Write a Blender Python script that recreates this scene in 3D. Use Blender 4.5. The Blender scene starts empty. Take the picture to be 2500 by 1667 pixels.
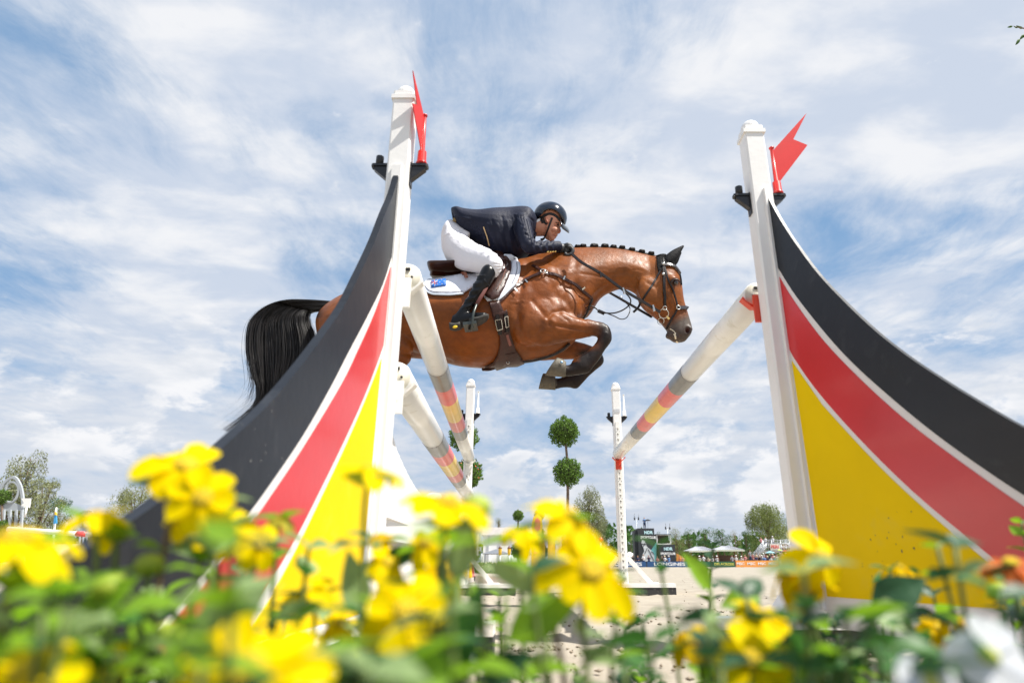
import bpy, math, random
import numpy as np
from mathutils import Vector, Matrix
from mathutils.bvhtree import BVHTree
from mathutils.geometry import delaunay_2d_cdt
R = math.radians
random.seed(7); rng = np.random.default_rng(7)
S = bpy.context.scene
COL = S.collection

# ------------------------------------------------------------------ camera
F = 1550.0; PX = 1310.0; CY = 833.5; HOR = 1380.0; CH = .225
PIT = math.atan((HOR - CY) / F); SP, CP = math.sin(PIT), math.cos(PIT)
cam = bpy.data.cameras.new('camera'); camo = bpy.data.objects.new('camera', cam); COL.objects.link(camo)
cam.sensor_width = 36; cam.lens = 36 * F / 2500; cam.shift_x = -(PX - 1250) / 2500
cam.clip_start = .02; cam.clip_end = 3000
camo.location = (0, 0, CH); camo.rotation_euler = (math.pi / 2 + PIT, 0, 0)
cam.dof.use_dof = True; cam.dof.focus_distance = 4.3; cam.dof.aperture_fstop = 3.4
S.camera = camo
S.render.resolution_x = 1024; S.render.resolution_y = 682

# ------------------------------------------------------------------ world and sun
SUN_DIR = Vector((.47, -.20, .86)).normalized()
sun_el = math.asin(SUN_DIR.z); sun_az = math.atan2(SUN_DIR.x, SUN_DIR.y)
def raydir(x, y):
    u = (x - PX) / F; v = (CY - y) / F
    return Vector((u, CP - v * SP, SP + v * CP)).normalized()
W_ = bpy.data.worlds.new("World"); S.world = W_; W_.use_nodes = True
nt = W_.node_tree; nt.nodes.clear()
def N(tree, t, **kw):
    n = tree.nodes.new(t)
    for k, v in kw.items(): setattr(n, k, v)
    return n
def M_(op, a, b=None, clamp=False):
    n = nt.nodes.new('ShaderNodeMath'); n.operation = op; n.use_clamp = clamp
    for i, q in enumerate((a, b)):
        if q is None: continue
        if isinstance(q, (int, float)): n.inputs[i].default_value = q
        else: nt.links.new(q, n.inputs[i])
    return n.outputs[0]
def VM(op, a, b=None):
    n = nt.nodes.new('ShaderNodeVectorMath'); n.operation = op
    for i, q in enumerate((a, b)):
        if q is None: continue
        if isinstance(q, (tuple, list, Vector)): n.inputs[i].default_value = tuple(q)
        else: nt.links.new(q, n.inputs[i])
    return n.outputs[1] if op == 'DOT_PRODUCT' else n.outputs[0]
def noise(vec, scale, detail=6, rough=.55, dist=0, tree=None):
    tr = tree or nt
    n = tr.nodes.new('ShaderNodeTexNoise'); n.inputs['Scale'].default_value = scale
    n.inputs['Detail'].default_value = detail; n.inputs['Roughness'].default_value = rough
    n.inputs['Distortion'].default_value = dist
    if vec is not None: tr.links.new(vec, n.inputs['Vector'])
    return n.outputs[0]
def ramp01(v, lo, hi, tree=None):
    tr = tree or nt
    n = tr.nodes.new('ShaderNodeMapRange'); n.interpolation_type = 'SMOOTHSTEP'
    n.inputs[1].default_value = lo; n.inputs[2].default_value = hi
    tr.links.new(v, n.inputs[0]); return n.outputs[0]
sky = N(nt, 'ShaderNodeTexSky'); sky.sky_type = 'NISHITA'; sky.sun_disc = False
sky.sun_elevation = sun_el; sky.sun_rotation = sun_az; sky.air_density = 1.0; sky.dust_density = .6; sky.ozone_density = 2.0
tc = N(nt, 'ShaderNodeTexCoord').outputs['Generated']
sep = N(nt, 'ShaderNodeSeparateXYZ'); nt.links.new(tc, sep.inputs[0])
zz = M_('MAXIMUM', M_('ADD', sep.outputs[2], .10), .03)
cmb = N(nt, 'ShaderNodeCombineXYZ')
nt.links.new(M_('DIVIDE', sep.outputs[0], zz), cmb.inputs[0]); nt.links.new(M_('DIVIDE', sep.outputs[1], zz), cmb.inputs[1])
def mapping(vec, rot, sc, loc=(0, 0, 0)):
    m = N(nt, 'ShaderNodeMapping'); m.inputs['Rotation'].default_value = rot
    m.inputs['Scale'].default_value = sc; m.inputs['Location'].default_value = loc
    nt.links.new(vec, m.inputs[0]); return m.outputs[0]
pl = cmb.outputs[0]
wv = N(nt, 'ShaderNodeTexNoise'); wv.inputs['Scale'].default_value = 1.1; wv.inputs['Detail'].default_value = 3; nt.links.new(pl, wv.inputs['Vector'])
pw = VM('ADD', pl, VM('MULTIPLY', VM('SUBTRACT', wv.outputs[1], (.5, .5, .5)), (.38, .38, 0)))
n1 = noise(mapping(pw, (0, 0, R(14)), (1.45, 1.0, 1), (3.1, 1.7, 0)), 1.7, 11, .60, .25)
n2 = noise(mapping(pw, (0, 0, R(24)), (2.6, 1.15, 1), (0.3, 5.7, 2)), 3.2, 10, .66, .35)
n3 = noise(mapping(pl, (0, 0, 0), (1, 1, 1), (7, 2, 5)), .8, 4, .5, 0)
cov = M_('ADD', M_('MULTIPLY', n1, .80), M_('ADD', M_('MULTIPLY', n2, .34), M_('MULTIPLY', n3, .30)))
# big shapes of this sky: (px, py, radius px, amount)
BLOBS = [(120, 90, 150, -.10), (250, 215, 90, -.10), (650, 330, 150, -.10), (40, 260, 90, .05), (1500, 90, 210, -.09), (1180, 90, 150, -.10),
  (1760, 200, 120, -.06), (60, 640, 110, -.14), (2250, 640, 130, -.05), (700, 30, 120, -.05),
  (380, 90, 110, .13), (690, 110, 120, .16), (210, 290, 130, .12), (430, 480, 190, .07), (2150, 120, 240, .24), (2420, 60, 160, .2),
  (1330, 300, 170, .05), (1620, 380, 150, .10), (2440, 250, 100, .10), (1390, 95, 60, .16), (330, 640, 130, .06), (560, 690, 100, .07),
  (1130, 590, 120, -.08), (2050, 560, 160, -.07), (2330, 800, 120, .04), (1800, 800, 160, .08), (120, 1010, 130, .09),
  (500, 860, 150, .06), (1250, 1010, 170, -.05), (700, 560, 120, -.03), (480, 300, 110, -.06), (920, 260, 110, .03), (980, 60, 60, .06)]
for bx, by, br, ba in BLOBS:
    d = raydir(bx, by); th = math.atan(br / F)
    k = 1.0 / (th * th)
    e = M_('EXPONENT', M_('MULTIPLY', M_('SUBTRACT', VM('DOT_PRODUCT', VM('NORMALIZE', tc), d), 1.0), k))
    cov = M_('ADD', cov, M_('MULTIPLY', e, ba))
mask = ramp01(cov, .50, .86)
# low cumulus banks
n4 = noise(mapping(tc, (0, 0, 0), (1, 1, 2.2), (0, 0, .4)), 9, 10, .62, .2)
cum = None
for bx, by, br, ba in [(1245, 1135, 55, .5), (1330, 1150, 40, .45), (1580, 1170, 60, .5), (1650, 1155, 45, .5), (1880, 1180, 60, .5), (1990, 1190, 40, .4), (1160, 1240, 60, .5),
                       (1060, 1210, 40, .4), (1420, 1210, 60, .4), (90, 1035, 110, .42), (1700, 1010, 130, .3), (1750, 880, 120, .3), (2400, 950, 140, .3), (1480, 1090, 60, .3), (1340, 975, 60, .25), (480, 905, 80, .35)]:
    d = raydir(bx, by); th = math.atan(br / F); k = 1.0 / (th * th)
    e = M_('MULTIPLY', M_('EXPONENT', M_('MULTIPLY', M_('SUBTRACT', VM('DOT_PRODUCT', VM('NORMALIZE', tc), d), 1.0), k)), ba)
    cum = e if cum is None else M_('MAXIMUM', cum, e)
cum = M_('ADD', cum, M_('MULTIPLY', M_('SUBTRACT', n4, .5), 1.7))
cumask = ramp01(cum, .22, .46)
def rgb(c): 
    n = N(nt, 'ShaderNodeRGB'); n.outputs[0].default_value = (*c, 1); return n.outputs[0]
def mix(f, a, b, tree=None):
    tr = tree or nt
    n = tr.nodes.new('ShaderNodeMix'); n.data_type = 'RGBA'; n.clamp_result = False
    for i, q in ((0, f), (6, a), (7, b)):
        if isinstance(q, (int, float)): n.inputs[i].default_value = q
        elif isinstance(q, tuple): n.inputs[i].default_value = (*q, 1) if len(q) == 3 else q
        else: tr.links.new(q, n.inputs[i])
    return n.outputs[2]
shade = noise(mapping(pl, (0, 0, R(-20)), (1, 1.6, 1), (9, 3, 1)), 3.0, 7, .55, .2)
CL = 5.6
cloudcol = mix(ramp01(shade, .38, .66), (CL * .70, CL * .78, CL * .92), (CL * 1.02, CL * 1.03, CL * 1.06))
hz = ramp01(sep.outputs[2], .0, .34)
cloudcol = mix(ramp01(sep.outputs[2], .02, .42), (CL * .74, CL * .80, CL * .90), cloudcol)
base = mix(.75, sky.outputs[0], (1.50, 2.66, 4.25))
base = mix(hz, (CL * .60, CL * .70, CL * .86), base)
c1 = mix(M_('MULTIPLY', mask, .97), base, cloudcol)
shade2 = noise(mapping(tc, (0, 0, 0), (1, 1, 3), (0, 0, .47)), 9, 5, .5, 0)
c2 = mix(M_('MULTIPLY', cumask, .9), c1, mix(ramp01(shade2, .35, .6), (CL * .80, CL * .85, CL * .93), (CL * 1.08, CL * 1.08, CL * 1.1)))
bg = N(nt, 'ShaderNodeBackground'); bg.inputs[1].default_value = .10
nt.links.new(c2, bg.inputs[0]); wo = N(nt, 'ShaderNodeOutputWorld'); nt.links.new(bg.outputs[0], wo.inputs[0])
W_.cycles.sampling_method = 'MANUAL'; W_.cycles.sample_map_resolution = 512

sl = bpy.data.lights.new('sun', 'SUN'); sl.energy = 5.0; sl.angle = R(.5); sl.color = (1, .95, .87)
so = bpy.data.objects.new('sun', sl); COL.objects.link(so); so.rotation_euler = SUN_DIR.to_track_quat('Z', 'Y').to_euler(); so.location = (5, -5, 12)
S.view_settings.view_transform = 'Standard'; S.view_settings.look = 'None'; S.view_settings.gamma = 1
S.view_settings.use_curve_mapping = False; S.view_settings.exposure = .68
S.cycles.max_bounces = 6; S.cycles.transparent_max_bounces = 8

# ------------------------------------------------------------------ pixel <-> place
def ray(x, y):
    u = (x - PX) / F; v = (CY - y) / F; k = CP - v * SP
    return u / k, (SP + v * CP) / k
def W(x, y, D):
    a, b = ray(x, y); return Vector((a * D, D, CH + b * D))
def proj(P):                       # numpy (n,3) -> px
    X, Y, Z = P[:, 0], P[:, 1], P[:, 2] - CH
    c = Y * CP + Z * SP
    return PX + F * X / c, CY - F * (-Y * SP + Z * CP) / c
def G(x, D): a, b = ray(x, HOR); return Vector((a * D, D, 0))
def HZ(y, D): return W(PX, y, D).z

# ------------------------------------------------------------------ materials
def mat(name, col, rough=.5, var=.12, vscale=6, bump=0, bscale=60, metal=0, spec=.5, coat=0, trans=0, dirt=0, dirtcol=(.25, .22, .16), dscale=5, attr=None, detail=5, sheen=0, aniso=None):
    m = bpy.data.materials.new(name); m.use_nodes = True; t = m.node_tree; b = t.nodes['Principled BSDF']
    tcn = t.nodes.new('ShaderNodeTexCoord'); vec = tcn.outputs['Object']
    if aniso:
        mp = t.nodes.new('ShaderNodeMapping'); mp.inputs['Scale'].default_value = aniso; t.links.new(vec, mp.inputs[0]); vec2 = mp.outputs[0]
    else: vec2 = vec
    if attr:
        an = t.nodes.new('ShaderNodeAttribute'); an.attribute_name = attr; c0 = an.outputs[0]
    else: c0 = tuple(col)
    nz = noise(vec2, vscale, detail, .6, 0, t)
    mr = t.nodes.new('ShaderNodeMapRange'); mr.inputs[1].default_value = .3; mr.inputs[2].default_value = .7
    mr.inputs[3].default_value = 1 - var; mr.inputs[4].default_value = 1 + var; t.links.new(nz, mr.inputs[0])
    hs = t.nodes.new('ShaderNodeVectorMath'); hs.operation = 'SCALE'
    if attr: t.links.new(c0, hs.inputs[0])
    else: hs.inputs[0].default_value = c0
    t.links.new(mr.outputs[0], hs.inputs['Scale']); out = hs.outputs[0]
    if dirt:
        dn = ramp01(noise(vec, dscale, 8, .7, .3, t), .60 - dirt * .1, .72 - dirt * .1, t)
        dm = t.nodes.new('ShaderNodeMath'); dm.operation = 'MULTIPLY'; dm.inputs[1].default_value = min(1, dirt); t.links.new(dn, dm.inputs[0])
        out = mix(dm.outputs[0], out, tuple(dirtcol), t)
    t.links.new(out, b.inputs['Base Color'])
    b.inputs['Roughness'].default_value = rough; b.inputs['Metallic'].default_value = metal
    b.inputs['Specular IOR Level'].default_value = spec; b.inputs['Coat Weight'].default_value = coat; b.inputs['Coat Roughness'].default_value = .12
    if sheen: b.inputs['Sheen Weight'].default_value = sheen
    if bump:
        bn = t.nodes.new('ShaderNodeBump'); bn.inputs['Strength'].default_value = min(1, bump); bn.inputs['Distance'].default_value = .01 * max(1, bump)
        t.links.new(noise(vec2, bscale, 6, .6, .2, t), bn.inputs['Height']); t.links.new(bn.outputs[0], b.inputs['Normal'])
    if trans:
        tb = t.nodes.new('ShaderNodeBsdfTranslucent'); t.links.new(out, tb.inputs[0]); ms = t.nodes.new('ShaderNodeMixShader')
        ms.inputs[0].default_value = trans; t.links.new(b.outputs[0], ms.inputs[1]); t.links.new(tb.outputs[0], ms.inputs[2])
        t.links.new(ms.outputs[0], t.nodes['Material Output'].inputs[0])
    m.diffuse_color = (*col[:3], 1)
    return m

# ------------------------------------------------------------------ object helpers
def tag(o, label=None, cat=None, group=None, kind=None):
    if label: o['label'] = label
    if cat: o['category'] = cat
    if group: o['group'] = group
    if kind: o['kind'] = kind
    return o
def thing(name, label, cat, loc=(0, 0, 0), rotz=0, group=None):
    o = bpy.data.objects.new(name, None); COL.objects.link(o); o.location = loc; o.rotation_euler = (0, 0, rotz); o.empty_display_size = .1
    return tag(o, label, cat, group)
def rootloc(p):
    while p.parent: p = p.parent
    return p.location
def link(name, me, mats, parent=None, smooth=False):
    for m in (mats if isinstance(mats, (list, tuple)) else [mats]): me.materials.append(m)
    if smooth: me.polygons.foreach_set('use_smooth', [True] * len(me.polygons))
    o = bpy.data.objects.new(name, me); COL.objects.link(o)
    if parent: o.parent = parent
    return o
def copy_tree(o, parent=None):
    c = o.copy(); COL.objects.link(c); c.parent = parent
    for ch in list(o.children): copy_tree(ch, c)
    return c
class MB:
    """collects shapes in world coordinates (or local to a thing at 0,0,0) and links them as one mesh"""
    def __init__(s): s.v = []; s.f = []; s.m = []; s.sm = []
    def add(s, vs, fs, mi=0, smooth=False):
        b = len(s.v); s.v += [tuple(q) for q in vs]
        for f in fs: s.f.append([i + b for i in f]); s.m.append(mi); s.sm.append(smooth)
        return s
    def box(s, c, d, rot=None, mi=0, bev=0):
        hx, hy, hz_ = d[0] / 2, d[1] / 2, d[2] / 2
        if bev:
            pr = [(-hx + bev, -hy), (hx - bev, -hy), (hx, -hy + bev), (hx, hy - bev), (hx - bev, hy), (-hx + bev, hy), (-hx, hy - bev), (-hx, -hy + bev)]
            vs = [Vector((x, y, -hz_)) for x, y in pr] + [Vector((x, y, hz_)) for x, y in pr]
            fs = [[i, (i + 1) % 8, 8 + (i + 1) % 8, 8 + i] for i in range(8)] + [list(range(7, -1, -1)), list(range(8, 16))]
        else:
            vs = [Vector((x, y, z)) for z in (-hz_, hz_) for x, y in ((-hx, -hy), (hx, -hy), (hx, hy), (-hx, hy))]
            fs = [[3, 2, 1, 0], [4, 5, 6, 7], [0, 1, 5, 4], [1, 2, 6, 5], [2, 3, 7, 6], [3, 0, 4, 7]]
        if rot is not None: vs = [rot @ q for q in vs]
        c = Vector(c); return s.add([q + c for q in vs], fs, mi)
    def beam(s, p0, p1, w, h, mi=0, up=(0, 0, 1)):
        p0, p1 = Vector(p0), Vector(p1); d = (p1 - p0); L = d.length; d.normalize()
        x = d.cross(Vector(up)); x = x.normalized() if x.length > 1e-5 else Vector((1, 0, 0)); z = x.cross(d).normalized()
        rot = Matrix((x, d, z)).transposed()
        return s.box((p0 + p1) / 2, (w, L, h), rot, mi)
    def tube(s, path, r, n=10, mi=0, caps=True, flat=1.0, side=None):
        path = [Vector(p) for p in path]; m = len(path); rs = r if isinstance(r, (list, tuple)) else [r] * m
        vs = []; prev = None
        for i, p in enumerate(path):
            t = (path[min(i + 1, m - 1)] - path[max(i - 1, 0)]).normalized()
            if side is not None: a = Vector(side[i] if isinstance(side, list) else side)
            else: a = prev if prev is not None else (Vector((0, 0, 1)) if abs(t.z) < .9 else Vector((1, 0, 0)))
            a = (a - t * a.dot(t))
            a = a.normalized() if a.length > 1e-6 else Vector((1, 0, 0)); b = t.cross(a); prev = a
            for k in range(n):
                th = 2 * math.pi * k / n; vs.append(p + a * (math.cos(th) * rs[i] * flat) + b * (math.sin(th) * rs[i]))
        fs = [[i * n + k, i * n + (k + 1) % n, (i + 1) * n + (k + 1) % n, (i + 1) * n + k] for i in range(m - 1) for k in range(n)]
        if caps: fs += [list(range(n - 1, -1, -1)), list(range((m - 1) * n, m * n))]
        return s.add(vs, fs, mi, True)
    def lathe(s, c, prof, n=16, mi=0, axis=None):
        c = Vector(c); vs = []; rot = axis or Matrix.Identity(3)
        for r, z in prof:
            for k in range(n):
                th = 2 * math.pi * k / n; vs.append(c + rot @ Vector((r * math.cos(th), r * math.sin(th), z)))
        m = len(prof); fs = [[i * n + k, i * n + (k + 1) % n, (i + 1) * n + (k + 1) % n, (i + 1) * n + k] for i in range(m - 1) for k in range(n)]
        fs += [list(range(n - 1, -1, -1)), list(range((m - 1) * n, m * n))]
        return s.add(vs, fs, mi, True)
    def sphere(s, c, r, mi=0, n=14, m=9, sc=(1, 1, 1)):
        c = Vector(c); vs = [c + Vector((0, 0, -r * sc[2]))]
        for i in range(1, m):
            ph = -math.pi / 2 + math.pi * i / m
            for k in range(n):
                th = 2 * math.pi * k / n; vs.append(c + Vector((r * sc[0] * math.cos(ph) * math.cos(th), r * sc[1] * math.cos(ph) * math.sin(th), r * sc[2] * math.sin(ph))))
        vs.append(c + Vector((0, 0, r * sc[2]))); L = len(vs) - 1
        fs = [[0, 1 + (k + 1) % n, 1 + k] for k in range(n)]
        for i in range(m - 2):
            for k in range(n): a = 1 + i * n; fs.append([a + k, a + (k + 1) % n, a + n + (k + 1) % n, a + n + k])
        a = 1 + (m - 2) * n; fs += [[a + k, a + (k + 1) % n, L] for k in range(n)]
        return s.add(vs, fs, mi, True)
    def prism(s, pts, off, mi=0, mside=None):
        """closed planar outline pts (3D), pushed along off; concave outlines are triangulated"""
        pts = [Vector(p) for p in pts]; off = Vector(off); nrm = off.normalized()
        ax = Vector((1, 0, 0)) if abs(nrm.x) < .7 else Vector((0, 1, 0)); u = (ax - nrm * ax.dot(nrm)).normalized(); v = nrm.cross(u)
        p2 = [Vector((p.dot(u), p.dot(v))) for p in pts]
        n = len(pts); res = delaunay_2d_cdt(p2, [(i, (i + 1) % n) for i in range(n)], [], 1, 1e-7)
        base = pts[0].dot(nrm); V = [u * q.x + v * q.y + nrm * base for q in res[0]]; k = len(V)
        fs = [list(f) for f in res[2]]
        s.add(V, [list(reversed(f)) for f in fs], mi); s.add([q + off for q in V], fs, mi)
        area = sum(p2[i].x * p2[(i + 1) % n].y - p2[(i + 1) % n].x * p2[i].y for i in range(n))
        q = [[i, (i + 1) % n, n + (i + 1) % n, n + i] for i in range(n)]
        if area < 0: q = [list(reversed(f)) for f in q]
        return s.add(pts + [p + off for p in pts], q, mi if mside is None else mside)
    def build(s, name, mats, parent=None, smooth=None, sub=True):
        me = bpy.data.meshes.new(name); off = rootloc(parent) if (parent and sub) else Vector((0, 0, 0))
        me.from_pydata([(a - off[0], b - off[1], c - off[2]) for a, b, c in s.v], [], s.f)
        me.polygons.foreach_set('material_index', s.m)
        o = link(name, me, mats, parent)
        me.polygons.foreach_set('use_smooth', s.sm if smooth is None else [smooth] * len(s.f)); me.update()
        return o
def npmesh(name, V, Fq, mats, parent=None, smooth=False, midx=None, sub=True):
    """fast: V (n,3), F (m,k)"""
    off = np.array(rootloc(parent)) if (parent and sub) else np.zeros(3)
    me = bpy.data.meshes.new(name); n, m, k = len(V), len(Fq), Fq.shape[1]
    me.vertices.add(n); me.vertices.foreach_set('co', (V - off).astype(np.float32).ravel())
    me.loops.add(m * k); me.loops.foreach_set('vertex_index', Fq.astype(np.int32).ravel())
    me.polygons.add(m); me.polygons.foreach_set('loop_start', np.arange(0, m * k, k, dtype=np.int32))
    me.polygons.foreach_set('loop_total', np.full(m, k, dtype=np.int32))
    if midx is not None: me.polygons.foreach_set('material_index', midx.astype(np.int32))
    me.update(calc_edges=True); me.validate()
    return link(name, me, mats, parent, smooth)
def catmull(P, sub=5):
    P = [np.array(p, float) for p in P]; out = []; n = len(P)
    for i in range(n - 1):
        p0, p1, p2, p3 = P[max(i - 1, 0)], P[i], P[i + 1], P[min(i + 2, n - 1)]
        for k in range(sub):
            t = k / sub; out.append(.5 * ((2 * p1) + (-p0 + p2) * t + (2 * p0 - 5 * p1 + 4 * p2 - p3) * t * t + (-p0 + 3 * p1 - 3 * p2 + p3) * t ** 3))
    out.append(P[-1]); return out
def solid(name, mb, voxel, smooth_it, mats, parent, post=None, fac=.5):
    """overlapping closed shapes grown together into one continuous skin"""
    me = bpy.data.meshes.new('t'); me.from_pydata(mb.v, [], mb.f); o = bpy.data.objects.new('t', me); COL.objects.link(o)
    r = o.modifiers.new('r', 'REMESH'); r.mode = 'VOXEL'; r.voxel_size = voxel; r.adaptivity = 0
    if smooth_it: q = o.modifiers.new('s', 'SMOOTH'); q.iterations = smooth_it; q.factor = fac
    dg = bpy.context.evaluated_depsgraph_get(); dg.update(); m2 = bpy.data.meshes.new_from_object(o.evaluated_get(dg))
    bpy.data.objects.remove(o); bpy.data.meshes.remove(me); m2.name = name
    n = len(m2.vertices); V = np.empty(n * 3, np.float32); m2.vertices.foreach_get('co', V); V = V.reshape(-1, 3).astype(float)
    if post:
        NN = np.empty(n * 3, np.float32); m2.vertices.foreach_get('normal', NN); NN = NN.reshape(-1, 3)
        V, colr = post(V, NN)
        if colr is not None:
            ca = m2.color_attributes.new('coat', 'FLOAT_COLOR', 'POINT'); ca.data.foreach_set('color', np.c_[colr, np.ones(n)].astype(np.float32).ravel())
    m2.vertices.foreach_set('co', (V - np.array(rootloc(parent) if parent else (0, 0, 0))).astype(np.float32).ravel()); m2.update()
    m2.materials.clear()
    return link(name, m2, mats, parent, True)
# loft through pixel stations: (xt,yt, xb,yb, half width m, depth offset m)
def loft(mb, st, D, n=20, sub=4, pear=0.0, expo=1.0, mi=0):
    P = catmull(st, sub); vs = []
    for q in P:
        off = q[5] if len(q) > 5 else 0
        T = W(q[0], q[1], D + off); B = W(q[2], q[3], D + off); C = (T + B) / 2; A = (T - B) / 2
        for k in range(n):
            th = 2 * math.pi * k / n; c, s_ = math.cos(th), math.sin(th)
            c2 = math.copysign(abs(c) ** expo, c); s2 = math.copysign(abs(s_) ** expo, s_)
            vs.append(C + A * c2 + Vector((0, s2 * q[4] * (1 - pear * max(0, c)), 0)))
    m = len(P); fs = [[i * n + k, i * n + (k + 1) % n, (i + 1) * n + (k + 1) % n, (i + 1) * n + k] for i in range(m - 1) for k in range(n)]
    fs += [list(range(n - 1, -1, -1)), list(range((m - 1) * n, m * n))]
    return mb.add(vs, fs, mi, True)
# limb through pixel stations: (x, y, radius px, depth offset)
def limb(mb, st, D, n=14, sub=4, flat=1.0, mi=0):
    P = catmull(st, sub)
    pts = [W(q[0], q[1], D + q[3]) for q in P]; rr = [q[2] * (D + q[3]) / F / .95 for q in P]
    vs0 = len(mb.v); mb.tube(pts, rr, n, mi)
    return mb
def ell(mb, x, y, rx, ry, w, off, D, ang=0, n=14, m=10, mi=0):
    c = W(x, y, D + off); s = (D + off) / F / .93; ca, sa = math.cos(R(ang)), math.sin(R(ang))
    t = MB(); t.sphere((0, 0, 0), 1, n=n, m=m)
    vs = []
    for a, b, cc in t.v:
        X, Z = a * rx * s, cc * ry * s; vs.append(c + Vector((X * ca - Z * sa, b * w, X * sa + Z * ca)))
    return mb.add(vs, t.f, mi, True)
def text_mesh(name, txt, size, M, m, parent=None, bold=0, ext=.002, align='CENTER', sx=1.0):
    cu = bpy.data.curves.new('t', 'FONT'); cu.body = txt; cu.size = size; cu.extrude = ext; cu.offset = bold; cu.align_x = align; cu.align_y = 'CENTER'; cu.resolution_u = 3
    o = bpy.data.objects.new('t', cu); COL.objects.link(o); dg = bpy.context.evaluated_depsgraph_get(); dg.update()
    me = bpy.data.meshes.new_from_object(o.evaluated_get(dg)); bpy.data.objects.remove(o)
    me.transform(M @ Matrix.Diagonal((sx, 1, 1, 1))); off = rootloc(parent) if parent else Vector((0, 0, 0)); me.transform(Matrix.Translation(-off)); me.materials.clear()
    return link(name, me, m, parent)
def facing(loc):   # text upright, read from -Y
    return Matrix.Translation(Vector(loc)) @ Matrix.Rotation(math.pi / 2, 4, 'X')

# ------------------------------------------------------------------ shared materials
WHITE = mat('white_paint', (.84, .83, .81), .38, .03, 8, .08, 30, coat=.1, dirt=.22, dirtcol=(.60, .56, .48), dscale=6)
WHITEP = mat('white_plastic', (.84, .83, .79), .3, .04, 9, 0, coat=.2, dirt=.32, dirtcol=(.46, .41, .28), dscale=13)
BLACKP = mat('black_plastic', (.012, .012, .014), .35, .2)
REDP = mat('red_plastic', (.72, .03, .025), .32, .08, coat=.2, trans=.25)
REDC = mat('red_cup_plastic', (.68, .06, .025), .35, .08)
YEL = mat('yellow_board_paint', (.84, .58, .0), .5, .05, 3, .08, 25, spec=.06, coat=0, dirt=.3, dirtcol=(.80, .60, .06), dscale=5)
RED = mat('red_board_paint', (.60, .012, .014), .3, .06, 5, .08, 25, coat=.35)
BLK = mat('black_board_paint', (.009, .011, .016), .38, .25, 4, .10, 18, spec=.34, coat=.03, dirt=.45, dirtcol=(.035, .037, .042), dscale=9)
STR = mat('stripe_paint', (.76, .73, .71), .35, .03, 5)
GRY = mat('grey_rail_band', (.15, .15, .145), .35, .15, 10, dirt=.2, dirtcol=(.5, .45, .3), dscale=16, coat=.3)
REDB = mat('red_rail_band', (.72, .08, .07), .35, .1, 10, dirt=.25, dirtcol=(.75, .35, .25), dscale=18, coat=.3)
YELB = mat('yellow_rail_band', (.80, .52, .03), .35, .08, 10, dirt=.2, dirtcol=(.6, .4, .1), dscale=18, coat=.3)
METAL = mat('metal', (.62, .6, .55), .25, .05, metal=1)
GOLD = mat('gold_metal', (.85, .58, .2), .25, .05, metal=1)
DARKWOOD = mat('black_foot_paint', (.03, .03, .032), .6, .3, 20, dirt=.35, dirtcol=(.5, .47, .4), dscale=25)
TRUNK = mat('bark', (.16, .11, .08), .85, .3, 12, .8, 25)
# ================================================================== ground
SAND = mat('sand', (.34, .305, .250), .95, .14, 3.0, .5, 45, spec=.1, dirt=.35, dirtcol=(.235, .215, .185), dscale=1.8, detail=10)
def grid_ground():
    # one sheet to the horizon, finely gridded near the fence so that hoof marks are real relief
    xs = np.concatenate([[-900, -200, -60, -20, -8], np.arange(-4, 8.01, .06), [12, 25, 70, 220, 900]])
    ys = np.concatenate([[-60, -10, 0], np.arange(1.2, 9, .06), np.arange(9, 24, .25), [30, 45, 70, 110, 200, 500, 1500]])
    X, Y = np.meshgrid(xs, ys); rr = np.random.default_rng(3); Z = np.zeros_like(X)
    inner = (X > -4.1) & (X < 8.1) & (Y > 1.1) & (Y < 24)
    Z += inner * rr.normal(0, .0035, X.shape)
    for _ in range(420):
        cx, cy = rr.uniform(-3.5, 7.5), rr.uniform(1.3, 14); r = rr.uniform(.05, .11); d = ((X - cx) ** 2 + (Y - cy) ** 2) / r ** 2
        Z -= inner * rr.uniform(.008, .02) * (np.exp(-d) - .6 * np.exp(-(d - 2.2) ** 2))
    Z = np.clip(Z, -.03, .02) - .004
    n, m = X.shape; V = np.c_[X.ravel(), Y.ravel(), Z.ravel()]; idx = np.arange(n * m).reshape(n, m)
    Fq = np.stack([idx[:-1, :-1], idx[:-1, 1:], idx[1:, 1:], idx[1:, :-1]], -1).reshape(-1, 4)
    return npmesh('ground', V, Fq, SAND, smooth=True)
tag(grid_ground(), kind='structure')
def clods():
    rr = np.random.default_rng(5); V = []; Fq = []
    base = np.array([(1, 0, 0), (0, 1, 0), (-1, 0, 0), (0, -1, 0), (0, 0, 1), (0, 0, -1)], float); bf = [(0, 1, 4), (1, 2, 4), (2, 3, 4), (3, 0, 4), (1, 0, 5), (2, 1, 5), (3, 2, 5), (0, 3, 5)]
    for i in range(2600):
        y = rr.uniform(1.45, 15) if i % 3 else rr.uniform(1.4, 3.4); x = rr.uniform(-1.2, 1.0) * y * .8 + .3
        if i % 9 == 0: cx, cy = [(-.15, 1.75), (.02, 2.0), (.9, 3.6), (.4, 3.3)][rr.integers(4)]; x, y = cx + rr.normal(0, .07), cy + rr.normal(0, .06)
        r = rr.uniform(.0015, .006) * (1.6 if i % 11 == 0 else 1)
        b = base * (1 + rr.uniform(-.4, .4, (6, 1))) * r * np.array([1.3, 1.3, .8]); V.append(b + (x, y, r * .2)); Fq.append(np.array(bf) + i * 6)
    return npmesh('sand_clods', np.concatenate(V), np.concatenate(Fq), mat('clod', (.24, .20, .15), .95, .5, 30), smooth=False)
tag(clods(), kind='stuff')
gb = MB(); gb.box((0, .35, -.0), (6, 1.7, .05)); tag(gb.build('flower_bed_soil', mat('soil', (.05, .035, .022), .95, .3, 20, .8, 40)), kind='structure')

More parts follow.
